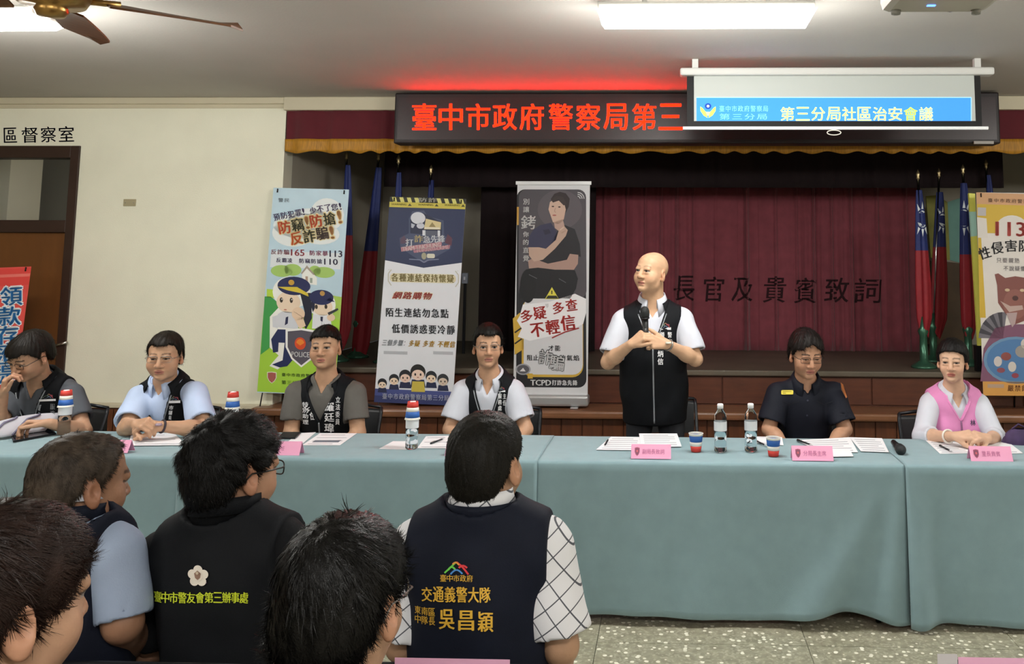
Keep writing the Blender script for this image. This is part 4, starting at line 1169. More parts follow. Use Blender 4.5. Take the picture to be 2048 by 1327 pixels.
# name cards
M_pink = mat('pink_card', 'eea6c8', 0.6)
def name_card(x0, y0, x1, y1, title, label):
    f0 = atz(x0, y1, ZT); f1 = atz(x1, y1, ZT)
    W = (f1 - f0).length; c = (f0 + f1) / 2
    root = empty('name_card', (c.x, c.y + 0.03, ZT), label, 'name card', 'pink name cards on the head tables')
    top0 = at(x0, y0, c.y + 0.03); top1 = at(x1, y0, c.y + 0.03)
    H = max(0.05, (top0.z + top1.z) / 2 - ZT)
    A = [(f0.x, c.y, ZT), (f1.x, c.y, ZT), (f1.x, c.y + 0.03, ZT + H), (f0.x, c.y + 0.03, ZT + H), (f1.x, c.y + 0.06, ZT), (f0.x, c.y + 0.06, ZT)]
    o = MB().add(A, [(0, 1, 2, 3), (3, 2, 4, 5)], M_pink).build('card', root); solidify(o, 0.0012)
    def fn(u, v, h=0.0):       # u,v in 0..1 with v downward
        return Vector((f0.x + (f1.x - f0.x) * u, c.y + 0.03 * (1 - v) - 0.0012 - h, ZT + H * (1 - v)))
    pg = Page(fn, 0.0004)
    base = [(-1, -0.85), (0, -1.0), (1, -0.85), (1.0, 0.1), (0.6, 0.65), (0, 1.0), (-0.6, 0.65), (-1.0, 0.1)]
    pg.poly([(0.15 + x * 0.062, 0.5 + y * 0.30) for x, y in base], 'a0506a', 1); pg.poly([(0.15 + x * 0.045, 0.5 + y * 0.22) for x, y in base], '7f4a62', 2)
    pg.ell(0.15, 0.46, 0.024, 0.09, 'c9606a', 3)
    n = len(title); x = 0.28
    for ch in title:
        pg.text(ch, x, 0.33, x + 0.10, 0.66, 'b0608a', 2, bold=0.0); x += 0.113
    pg.build(root, 'badge_print', 'lettering')
name_card(1262, 888, 1342, 917, '副局長致詞', 'pink tent name card in front of the standing speaker')
name_card(1585, 891, 1667, 921, '分局長主席', 'pink tent name card in front of the officer in navy')
name_card(1943, 892, 2026, 922, '里長貴賓', 'pink tent name card in front of the woman in pink')
name_card(188, 879, 256, 905, '市議員', 'pink tent name card half hidden behind the grey-haired head')
name_card(534, 882, 599, 910, '主任', 'pink tent name card in front of the young man in grey')
name_card(889, 886, 955, 912, '議員', 'pink tent name card half hidden behind the close-cropped head')
# water bottles and cups
M_pet = mat('clear_bottle', 'f4f8fa', 0.05, trans=1.0, ior=1.2)
M_capw = mat('white_cap', 'eceef0', 0.4); M_lab = mat('pale_label', 'd9dde2', 0.5); M_water = mat('bottle_water', 'eef6f8', 0.02, trans=1.0, ior=1.33)
def bottle_at(px, py, label, first=[None], capped=True):
    p = atz(px, py, ZT)
    key = capped
    root = empty('water_bottle', p, label, 'bottle', 'water bottles on the head tables')
    prof = [(0.024, 0.0), (0.031, 0.006), (0.0315, 0.03), (0.0295, 0.05), (0.031, 0.07), (0.031, 0.085), (0.032, 0.09), (0.032, 0.165), (0.029, 0.182), (0.016, 0.205), (0.0125, 0.21), (0.0125, 0.216)]
    MB().lathe([(r, z) for r, z in prof], M_pet, p, n=20).build('bottle_body', root)
    MB().lathe([(0.022, 0.004), (0.0285, 0.008), (0.029, 0.03), (0.027, 0.05), (0.0285, 0.07), (0.029, 0.10)], M_water, p, n=20).build('water', root)
    o = MB().lathe([(0.0325, 0.105), (0.0325, 0.150)], M_lab, p, n=20)
    o.f = o.f[:-2]; o.m = o.m[:-2]; o.sm = o.sm[:-2]
    o.build('label_band', root)
    if capped: MB().lathe([(0.0155, 0.212), (0.0155, 0.232), (0.013, 0.235)], M_capw, p, n=16).build('cap', root)
    return p
M_cb, M_cw, M_cr = mat('cup_blue', '2f62b0', 0.5), mat('cup_white', 'e8e6de', 0.5), mat('cup_red', 'cf3f36', 0.5)
def cup_at(p, label, inverted=False, h=0.088, r0=0.025, r1=0.036):
    root = empty('paper_cup', p, label, 'cup', 'paper cups with blue white and red bands')
    def ring(z0, z1, m, nm, par):
        pr = []
        for k in range(3):
            z = z0 + (z1 - z0) * k / 2
            r = (r1 + (r0 - r1) * z / h) if inverted else (r0 + (r1 - r0) * z / h)
            pr.append((r, z))
        b = MB().lathe(pr, m, p, n=22); b.f = b.f[:-2]; b.m = b.m[:-2]; b.sm = b.sm[:-2]
        o = b.build(nm, par); solidify(o, 0.001, -1); return o
    f = (lambda z: h - z) if inverted else (lambda z: z)
    def zz(a, b_): a, b_ = f(a), f(b_); return min(a, b_), max(a, b_)
    body = ring(*zz(0.0, 0.028), M_cr, 'red_band', root)
    ring(*zz(0.028, 0.048), M_cw, 'white_band', root); ring(*zz(0.048, 0.078), M_cb, 'blue_band', root); ring(*zz(0.078, 0.088), M_cw, 'white_band', root)
    zb = h - 0.003 if inverted else 0.003
    MB().lathe([(0.0, 0.0), (r0 - 0.001, 0.0)], M_cw, p + Vector((0, 0, zb)), n=22).build('cup_base', root)
    rr = r1; zr = 0.0 if inverted else h
    MB().tube([p + Vector((rr * math.cos(a), rr * math.sin(a), zr + (0.0015 if inverted else 0))) for a in [k * math.pi / 11 for k in range(22)]], 0.0018, M_cw, n=6, closed=True).build('rim', root)
bottle_at(1441, 903, 'water bottle beside the upright cup near the standing speaker')
bottle_at(1502, 902, 'water bottle between the speaker and the officer in navy')
cup_at(atz(1392, 902, ZT), 'upright paper cup right of the speaker papers')
cup_at(atz(1547, 911, ZT), 'upright paper cup beside the officer name card')
for px, py, nm in ((127, 868, 'beside the man holding papers'), (462, 872, 'peeking over the curly-haired head'), (823, 897, 'in the middle left of the navy banner')):
    p = bottle_at(px, py, 'water bottle under an inverted cup ' + nm, capped=True)
    cup_at(p + Vector((0, 0, 0.146)), 'paper cup put upside down on the bottle ' + nm, inverted=True, r0=0.026, r1=0.0375)
# loose microphone on the table
def mic(p0, p1, label, rest=True):
    d = (p1 - p0).normalized(); L = (p1 - p0).length
    root = empty('microphone', (p0 + p1) / 2, label, 'microphone', 'wireless microphones')
    MB().tube([p0, p0 + d * L * 0.2, p0 + d * L * 0.72], [0.014, 0.015, 0.018], mat('mic_black', '131415', 0.4), n=14).build('handle', root)
    MB().tube([p0 + d * L * 0.72, p0 + d * L * 0.75], [0.025, 0.025], M_blackmetal, n=14).build('collar', root)
    MB().tube([p0 + d * L * (0.75 + 0.25 * t) for t in (0, 0.2, 0.55, 0.8, 0.95, 1.0)], [0.023, 0.026, 0.026, 0.021, 0.012, 0.002], mat('mic_grille', '26292a', 0.5, metal=0.3, bump=0.6, bscale=400), n=16).build('grille', root)
    MB().tube([p0 + d * L * 0.4 + Vector((0, -0.014, 0.008)), p0 + d * L * 0.47 + Vector((0, -0.014, 0.008))], 0.006, mat('mic_switch', '6d7074', 0.4), n=8).build('switch', root)
    return root
a = atz(1787, 884, ZT + 0.018); b_ = atz(1810, 907, ZT + 0.026)
mic(a, a + (b_ - a).normalized() * 0.23, 'black microphone lying on the cloth seam beside the officer papers')
# phone, tablet, purple bag
def slab(quad, th, m, m2, name, label, cat):
    P = [atz(x, y, ZT + 0.001) for x, y in quad]; c = sum(P, Vector()) / 4
    root = empty(name, (c.x, c.y, ZT), label, cat)
    U = Vector((0, 0, th))
    MB().add(P + [p + U for p in P], [(0, 1, 2, 3), (7, 6, 5, 4), (0, 4, 5, 1), (1, 5, 6, 2), (2, 6, 7, 3), (3, 7, 4, 0)], m).build('case', root)
    Q = [c + (p - c) * 0.93 + Vector((0, 0, th + 0.0006)) for p in P]
    MB().add(Q, [(3, 2, 1, 0)], m2).build('screen', root)
M_scr = mat('dark_glass', '0b0c10', 0.08)
slab([(566, 866), (602, 866), (590, 878), (556, 877)], 0.008, M_blackmetal, M_scr, 'phone', 'black phone lying behind the name card of the young man', 'phone')
slab([(22, 872), (104, 862), (112, 868), (26, 884)], 0.008, M_blackmetal, M_scr, 'tablet', 'dark tablet under the hand of the man reading papers', 'tablet')
c = atz(2052, 890, ZT)
b = MB(); P = []
for k in range(7):
    t = k / 6; z = 0.075 * t; s = math.sqrt(max(0.0, 1 - (t * 0.9) ** 2))
    P.append([(c.x + (0.10 + 0.01 * math.sin(5 * a + k)) * s * math.cos(a), c.y + 0.05 + 0.055 * s * math.sin(a), ZT + z) for a in [j * math.pi / 12 for j in range(25)]])
bag = empty('purple_pouch', (c.x, c.y + 0.05, ZT), 'dark purple cloth pouch at the right edge of the table', 'pouch')
b.grid(P, mat('purple_cloth', '3f2f52', 0.8, var=0.2, scale=20)); b.build('pouch_body', bag)
MB().tube([(c.x - 0.05, c.y + 0.05, ZT + 0.072), (c.x - 0.02, c.y + 0.04, ZT + 0.10), (c.x + 0.03, c.y + 0.05, ZT + 0.075)], 0.005, MATS['purple_cloth']).build('strap', bag)

# ------------------------------------------------------------------ folding chairs (sitter faces -y of the chair)
M_seatpad = mat('black_vinyl_pad', '1d1e20', 0.5, var=0.1, scale=20); M_tubeb = mat('black_tube', '202226', 0.35, metal=0.4)
def make_chair():
    r = empty('folding_chair', (0, 0, 0), None, 'chair')
    MB().box((-0.21, -0.21, 0.425), (0.21, 0.17, 0.465), M_seatpad, 0.015).build('seat', r)
    b = MB(); P = []
    for k in range(9):
        u = -1 + 2 * k / 8
        P.append([(u * 0.215, 0.235 - 0.03 * (1 - u * u) * -1 + dy, z) for dy, z in ((0, 0.60), (0, 0.80), (0.012, 0.825), (0.028, 0.815), (0.03, 0.60))])
    for row in P: row.append(row[0])
    b.grid(P, M_seatpad, flip=True); b.add(P[0][:-1], [(0, 1, 2, 3, 4)], M_seatpad); b.add(P[-1][:-1], [(4, 3, 2, 1, 0)], M_seatpad)
    b.build('backrest', r)
    for s in (-1, 1):
        MB().tube([(s * 0.225, -0.24, 0.0), (s * 0.225, 0.10, 0.47), (s * 0.225, 0.235, 0.80), (s * 0.22, 0.25, 0.835)], 0.011, M_tubeb).build('front_leg', r)
        MB().tube([(s * 0.20, 0.27, 0.0), (s * 0.20, 0.02, 0.36), (s * 0.20, -0.13, 0.43)], 0.011, M_tubeb).build('rear_leg', r)
    MB().tube([(-0.22, 0.25, 0.835), (-0.1, 0.275, 0.848), (0.1, 0.275, 0.848), (0.22, 0.25, 0.835)], 0.011, M_tubeb).build('top_rail', r)
    MB().tube([(-0.20, 0.19, 0.115), (0.20, 0.19, 0.115)], 0.008, M_tubeb).build('stretcher', r)
    MB().tube([(-0.225, -0.17, 0.10), (0.225, -0.17, 0.10)], 0.008, M_tubeb).build('stretcher', r)
    return r
chair0 = make_chair(); _cu = [False]
def chair_at(x, y, rz, label, group):
    if not _cu[0]:
        _cu[0] = True; r = chair0; r.location = (x, y, 0); r.rotation_euler = (0, 0, rz); r['label'] = label
    else:
        r = dup(chair0, (x, y, 0), rz, label)
    r['group'] = group
    return r
# ------------------------------------------------------------------ bodies and clothes: distance fields turned into one continuous mesh each
def _axis(lo, hi, h, fine):
    out = [lo]; p = lo
    while p < hi:
        s = h
        for a, b_, hf in fine:
            if a - hf <= p <= b_: s = min(s, hf)
            elif p < a < p + s: s = max(min(s, a - p), hf)
        p += s; out.append(p)
    return np.array(out)
class Field:
    def __init__(s, lo, hi, h, fine=()):
        s.ax = [_axis(lo[i], hi[i], h, [(f[0][i], f[1][i], f[2]) for f in fine]) for i in range(3)]
        s.F = np.full([len(a) for a in s.ax], 9.0, np.float32)
    def blk(s, lo, hi):
        sl = []; co = []
        for i in range(3):
            a = max(0, np.searchsorted(s.ax[i], lo[i]) - 1); b_ = min(len(s.ax[i]), np.searchsorted(s.ax[i], hi[i]) + 1)
            if b_ - a < 1: return None
            sl.append(slice(a, b_)); sh = [1, 1, 1]; sh[i] = -1
            co.append(s.ax[i][a:b_].astype(np.float32).reshape(sh))
        return tuple(sl), co
    def put(s, sl, d, k, op):
        A = s.F[sl]
        if op == 'u':
            r = np.minimum(A, d)
            if k > 0: r = r - np.maximum(k - np.abs(A - d), 0) ** 2 / (4 * k)
        elif op == 's':
            d = -d; r = np.maximum(A, d)
            if k > 0: r = r + np.maximum(k - np.abs(A - d), 0) ** 2 / (4 * k)
        s.F[sl] = r
    def cap(s, a, b_, r0, r1, k=0.01, op='u', cut=None):
        a = np.array(a, np.float32); b_ = np.array(b_, np.float32); m = max(r0, r1) + k + 0.02
        q = s.blk(np.minimum(a, b_) - m, np.maximum(a, b_) + m)
        if q is None: return
        sl, (X, Y, Z) = q
        v = b_ - a; L = float(v @ v) + 1e-12
        t = np.clip(((X - a[0]) * v[0] + (Y - a[1]) * v[1] + (Z - a[2]) * v[2]) / L, 0, 1)
        d = np.sqrt((X - a[0] - t * v[0]) ** 2 + (Y - a[1] - t * v[1]) ** 2 + (Z - a[2] - t * v[2]) ** 2) - (r0 + (r1 - r0) * t)
        if cut is not None:        # flat end: keep the side before point cut[0] along cut[1]
            c, n = cut
            d = np.maximum(d, (X - c[0]) * n[0] + (Y - c[1]) * n[1] + (Z - c[2]) * n[2])
        s.put(sl, d, k, op)
    def ell(s, c, r, R=None, k=0.01, op='u'):
        c = np.array(c, np.float32); r = np.array(r, np.float32); m = float(r.max()) + k + 0.02
        q = s.blk(c - m, c + m)
        if q is None: return
        sl, (X, Y, Z) = q
        X, Y, Z = X - c[0], Y - c[1], Z - c[2]
        if R is not None:
            X, Y, Z = [R[0, i] * X + R[1, i] * Y + R[2, i] * Z for i in range(3)]
        k0 = np.sqrt((X / r[0]) ** 2 + (Y / r[1]) ** 2 + (Z / r[2]) ** 2); k1 = np.sqrt((X / r[0] ** 2) ** 2 + (Y / r[1] ** 2) ** 2 + (Z / r[2] ** 2) ** 2) + 1e-9
        s.put(sl, k0 * (k0 - 1) / k1, k, op)
    def full(s):
        return [s.ax[i].astype(np.float32).reshape([-1 if j == i else 1 for j in range(3)]) for i in range(3)]
    def local(s, o, R):
        X, Y, Z = s.full(); X, Y, Z = X - o[0], Y - o[1], Z - o[2]
        return [R[0, i] * X + R[1, i] * Y + R[2, i] * Z for i in range(3)]
    def keep(s, g, k=0.0):
        r = np.maximum(s.F, g)
        if k > 0: r = r + np.maximum(k - np.abs(s.F - g), 0) ** 2 / (4 * k)
        s.F = r.astype(np.float32)
    def wrinkle(s, amp, freq, seed, n=6, aniso=(1, 1, 1)):
        r = np.random.default_rng(seed); X, Y, Z = s.full()
        w = 0
        for _ in range(n):
            d = r.normal(size=3); d /= np.linalg.norm(d); d = d * np.array(aniso) * freq * r.uniform(0.6, 1.5)
            ph = r.uniform(0, 6.28); d2 = r.normal(size=3) * freq * 0.35
            w = w + np.sin(d[0] * X + d[1] * Y + d[2] * Z + ph + 1.2 * np.sin(d2[0] * X + d2[1] * Y + d2[2] * Z))
        s.F = s.F + (amp / math.sqrt(n) * w).astype(np.float32) * (np.abs(s.F) < 0.06)
    def mesh(s):
        F = s.F; S = F < 0
        S[0] = S[-1] = False; S[:, 0] = S[:, -1] = False; S[:, :, 0] = S[:, :, -1] = False
        F = np.where(S, F, np.maximum(F, 1e-5)); F = np.where(S & (F > -1e-6), -1e-6, F)
        n = [a - 1 for a in F.shape]
        cnt = np.zeros(n, np.int8)
        for i in (0, 1):
            for j in (0, 1):
                for k in (0, 1):
                    cnt += S[i:i + n[0], j:j + n[1], k:k + n[2]]
        act = (cnt > 0) & (cnt < 8)
        idx = np.argwhere(act); N = len(idx)
        ids = np.full(n, -1, np.int64); ids[act] = np.arange(N)
        acc = np.zeros((N, 3)); num = np.zeros(N)
        I, J, K = idx.T
        for ax in range(3):
            o1, o2 = [a for a in range(3) if a != ax]
            for u in (0, 1):
                for v in (0, 1):
                    off = np.zeros(3, int); off[o1] = u; off[o2] = v
                    A = (I + off[0], J + off[1], K + off[2]); e = off.copy(); e[ax] = 1
                    B = (I + e[0], J + e[1], K + e[2])
                    fa, fb = F[A], F[B]; m = S[A] != S[B]
                    t = np.where(m, fa / (fa - fb + 1e-20), 0)
                    P = np.zeros((N, 3))
                    for a in range(3):
                        pa = s.ax[a][A[a]]; pb = s.ax[a][B[a]]
                        P[:, a] = pa + (pb - pa) * t
                    acc[m] += P[m]; num[m] += 1
        V = acc / num[:, None]
        quads = []
        for ax in range(3):
            o1, o2 = [(1, 2), (2, 0), (0, 1)][ax]
            a = [slice(None)] * 3; b_ = [slice(None)] * 3
            a[ax] = slice(0, -1); b_[ax] = slice(1, None)
            ch = S[tuple(a)] != S[tuple(b_)]
            E = np.argwhere(ch)
            E = E[(E[:, o1] > 0) & (E[:, o2] > 0) & (E[:, o1] < F.shape[o1] - 1) & (E[:, o2] < F.shape[o2] - 1)]
            ins = S[tuple(E.T)]
            q = []
            for du, dv in ((0, 0), (-1, 0), (-1, -1), (0, -1)):
                c = E.copy(); c[:, o1] += du; c[:, o2] += dv; q.append(ids[tuple(c.T)])
            q = np.stack(q, 1)
            q[~ins] = q[~ins][:, ::-1]
            quads.append(q)
        Q = np.concatenate(quads)
        # drop stray islands smaller than a few faces is not needed: fields are connected by design
        return V, Q
def _tri_ok(Q): return Q[(Q >= 0).all(1)]
def mesh_obj(name, V, Q, mats, parent=None, loc=None, col=None, fmat=None):
    Q = _tri_ok(Q)
    o0 = np.array(origin(parent) if parent else (loc or (0, 0, 0)))
    me = bpy.data.meshes.new(name)
    W = (V - o0).astype(np.float32)
    me.vertices.add(len(W)); me.vertices.foreach_set('co', W.ravel())
    me.loops.add(len(Q) * 4); me.loops.foreach_set('vertex_index', Q.ravel().astype(np.int32))
    me.polygons.add(len(Q)); me.polygons.foreach_set('loop_start', np.arange(0, len(Q) * 4, 4, dtype=np.int32))
    me.polygons.foreach_set('use_smooth', np.ones(len(Q), bool))
    for m in mats: me.materials.append(m)
    if fmat is not None: me.polygons.foreach_set('material_index', fmat.astype(np.int32))
    me.update(calc_edges=True)
    if col is not None:
        at_ = me.color_attributes.new('Col', 'FLOAT_COLOR', 'POINT')
        c = np.concatenate([col, np.ones((len(col), 1))], 1).astype(np.float32)
        at_.data.foreach_set('color', c.ravel())
    o = bpy.data.objects.new(name, me); COL.objects.link(o); o.parent = parent
    if parent is None and loc is not None: o.location = loc
    return o
def rotm(yaw, pitch, roll):
    return np.array((Matrix.Rotation(math.radians(yaw), 3, 'Z') @ Matrix.Rotation(math.radians(pitch), 3, 'X') @ Matrix.Rotation(math.radians(roll), 3, 'Y')))
def nrm(v): v = np.array(v, float); return v / (np.linalg.norm(v) + 1e-12)
M_skin = vcol_mat('skin', 0.48, bump=0.08, bscale=260)
M_trouser = mat('dark_trousers', '22242a', 0.8, var=0.1, scale=20)
M_shoe = mat('black_shoe', '121214', 0.35)

def head_prims(fd, c, R, s, sp):
    P = lambda x, y, z: c + R @ (np.array((x, y, z)) * s)
    def E(p, r, k=0.02, op='u', R2=None):
        fd.ell(P(*p), np.array(r) * s, R if R2 is None else R @ R2, k * s, op)
    def C(a, b_, r0, r1, k=0.01, op='u'): fd.cap(P(*a), P(*b_), r0 * s, r1 * s, k * s, op)
    jw = sp.get('jaw', 1.0); fat = sp.get('cheek', 1.0)
    E((0, 0.018, 0.034), (0.0755, 0.094, 0.083))
    E((0, -0.035, 0.040), (0.062, 0.050, 0.055), 0.03)
    E((0, -0.022, -0.028), (0.064 * jw, 0.064, 0.062), 0.03)
    E((0, -0.026, -0.072), (0.052 * jw * fat, 0.054, 0.042), 0.03)
    E((0, -0.070, -0.095), (0.021 * jw, 0.017, 0.018), 0.025)
    for q in (-1, 1):
        E((q * 0.039 * jw, -0.058, -0.034), (0.026 * fat, 0.026, 0.028 * fat), 0.025)
        E((q * 0.031, -0.104, 0.005), (0.019, 0.015, 0.012), 0.014, 's')
        E((q * 0.031, -0.0765, 0.003), (0.0135, 0.013, 0.012), 0.003)
        E((q * 0.031, -0.0835, 0.0115), (0.017, 0.009, 0.006), 0.006)
        E((q * 0.031, -0.0825, -0.0085), (0.015, 0.008, 0.005), 0.008)
    C((-0.034, -0.0805, 0.022), (0.034, -0.0805, 0.022), 0.009, 0.009, 0.02)
    C((0, -0.087, 0.012), (0, -0.1075, -0.030), 0.0075, 0.0125, 0.012)
    for q in (-1, 1): E((q * 0.0135, -0.096, -0.034), (0.010, 0.011, 0.0085), 0.008)
    mo = sp.get('mouth', 0.0)
    E((0, -0.0865, -0.0605), (0.023, 0.0095, 0.0058), 0.008)
    E((0, -0.0850, -0.0725 - mo), (0.020, 0.0095, 0.0065), 0.008)
    E((0, -0.0965, -0.0665 - mo / 2), (0.021, 0.006, 0.0016 + mo / 2), 0.004, 's')
    E((0, -0.091, -0.083), (0.02, 0.006, 0.006), 0.01, 's')
    for q in (-1, 1):
        R2 = rotm(q * 20, -8, q * -8)
        E((q * 0.0775, 0.012, -0.010), (0.0085, 0.019, 0.033), 0.008, 'u', R2)
        E((q * 0.0845, 0.008, -0.006), (0.007, 0.010, 0.016), 0.006, 's', R2)
        E((q * 0.078, 0.004, -0.036), (0.007, 0.009, 0.010), 0.008)
def head_colour(V, c, R, s, sp):
    L = (V - c) @ R / s
    x, y, z = L.T; ax = np.abs(x)
    base = np.array(lin(sp['skin'])); base = base * 0.84 + 0.16 * float(base @ np.array((0.3, 0.6, 0.1)))
    n = np.sin(x * 130 + 3 * np.sin(z * 90)) * np.sin(z * 110 + y * 70)
    col = base[None] * (1 + 0.04 * n[:, None])
    def mixc(m, c2):
        nonlocal col
        m = np.clip(m, 0, 1)[:, None]; col = col * (1 - m) + np.array(c2)[None] * m
    hd = (np.abs(z) < 0.16) & (np.sqrt(x * x + y * y) < 0.15)
    fr = (y < -0.045) & hd
    # reddish cheeks, nose and ears
    mixc(fr * np.exp(-((ax - 0.042) / 0.022) ** 2 - ((z + 0.035) / 0.022) ** 2) * 0.35, base * np.array((1.05, 0.78, 0.74)))
    mixc(fr * np.exp(-(x / 0.014) ** 2 - ((z + 0.03) / 0.014) ** 2) * 0.35, base * np.array((1.05, 0.8, 0.75)))
    mixc(((ax > 0.074) & hd & (z < 0.03)) * 0.4, base * np.array((1.05, 0.75, 0.7)))
    lip = np.array(lin(sp.get('lip', 'a8645c')))
    mixc(fr * (((x / 0.0235) ** 2 + ((z + 0.066) / 0.0115) ** 2) < 1) * 0.75, lip)
    mixc(fr * (((x / 0.022) ** 2 + ((z + 0.0668) / 0.0022) ** 2) < 1) * 0.8, lip * 0.3)
    br = np.array(lin(sp.get('brow', '1c1614')))
    bz = 0.0265 + 0.004 * np.sin((ax - 0.012) / 0.036 * 3.1)
    mixc(fr * ((ax > 0.012) & (ax < 0.05) & (np.abs(z - bz) < 0.0042)) * sp.get('browd', 0.8), br)
    sm = sp.get('squint', 1.0)
    ex = (ax - 0.031) / 0.0155; ez = (z - 0.002) / (0.0062 * sm)
    eye = fr & ((ex ** 2 + ez ** 2) < 1)
    mixc(eye * 1.0, (0.30, 0.27, 0.25))
    mixc((eye & (np.abs(ax - 0.031) < 0.0062)) * 1.0, (0.012, 0.008, 0.006))
    lash = fr & (np.abs(ex) < 1.05) & (np.abs(z - (0.002 + 0.0068 * sm * np.sqrt(np.clip(1 - ex ** 2, 0, 1)))) < 0.0022)
    mixc(lash * 0.85, (0.02, 0.013, 0.01))
    st = sp.get('stubble', 0.0)
    mixc(hd * ((y < 0.0) & (z < -0.05)) * st * 0.5, base * 0.5)
    sc = sp.get('scalp')
    if sc:
        hl = np.interp(y, sc['y'], sc['z'])
        mixc(hd * np.clip((z - hl) / 0.02, 0, 1) * sc.get('a', 0.8) * (ax < 0.083), np.array(lin(sc['col'])))
    return np.clip(col, 0, 1)
def hand(fd, w, d, n, th, curl=(25, 35, 20), spread=1.0, s=1.0, thumb=(0.6, 0.55, 0.3), k=0.0035):
    """w wrist, d direction to the knuckles, n palm normal, th +1/-1 side of the thumb (along d x n)"""
    w = np.array(w, float); d = nrm(d); n = np.array(n, float); n = nrm(n - d * (n @ d)); l = np.cross(d, n) * th
    offs = (0.029, 0.0095, -0.0105, -0.029); kl = (0.088, 0.092, 0.087, 0.079)
    ph = ((0.043, 0.026, 0.020), (0.047, 0.030, 0.021), (0.043, 0.028, 0.020), (0.034, 0.021, 0.018))
    for i in range(4):
        kn = w + d * kl[i] * s + l * offs[i] * s * spread - n * 0.004 * s
        fd.cap(w + l * offs[i] * 0.45 * s + d * 0.012 * s, kn, 0.0165 * s, 0.0125 * s, 0.010)
        a = 0; p = kn; fl = nrm(d + l * offs[i] * 2.2 * (spread - 0.6))
        cu = curl[i] if isinstance(curl[0], (tuple, list)) else curl
        rr = (0.0102, 0.0092, 0.0083, 0.0072) if i < 3 else (0.0090, 0.0082, 0.0074, 0.0064)
        for j in range(3):
            a += math.radians(cu[j])
            q = p + (fl * math.cos(a) + n * math.sin(a)) * ph[i][j] * s
            fd.cap(p, q, rr[j] * s, rr[j + 1] * s, k if j else 0.006)
            p = q
    t0 = w + d * 0.018 * s + l * 0.016 * s + n * 0.004 * s
    u = nrm(d * thumb[0] + l * thumb[1] + n * thumb[2])
    t1 = t0 + u * 0.046 * s; u2 = nrm(u + d * 0.45); t2 = t1 + u2 * 0.034 * s; t3 = t2 + nrm(u2 + d * 0.2 + n * 0.1) * 0.027 * s
    fd.cap(t0, t1, 0.016 * s, 0.0125 * s, 0.012); fd.cap(t1, t2, 0.0118 * s, 0.0105 * s, k); fd.cap(t2, t3, 0.0105 * s, 0.0085 * s, k)
    return w + d * 0.09 * s

def collar(tf, m, name, parent, rx=0.066, ry=0.070, yc=0.012, front=28, zb=-0.01, zt=0.045, rise=0.03, fall=0.055, flare=0.030, tip=0.03, tilt=0.25, thick=0.003):
    """a folded collar round the neck in the torso frame; open at the front"""
    P = []
    N = 40
    for i in range(N + 1):
        a = math.radians(front + (360 - 2 * front) * i / N)         # 0 = front (-y)
        cf = math.cos(a); fr = max(0.0, cf) ** 2; bk = (1 - cf) / 2
        z_t = zt + rise * bk - 0.012 * fr; z_b = zb + rise * bk * 0.8
        e = min(i, N - i) / N
        tp = tip * max(0.0, 1 - e / 0.14)
        def pt(r, z): return tf((math.sin(a) * (rx + r), yc - cf * (ry + r) + tilt * (0 - z) * 0.0, z))
        row = [pt(-0.004, z_b), pt(0.0, z_t - 0.004), pt(0.005, z_t), pt(flare * 0.5, z_t - fall * 0.4), pt(flare, z_t - fall - tp)]
        P.append(row)
    o = MB().grid(P, m).build(name, parent)
    solidify(o, thick)
    return o, [r[-1] for r in P], [r[2] for r in P]

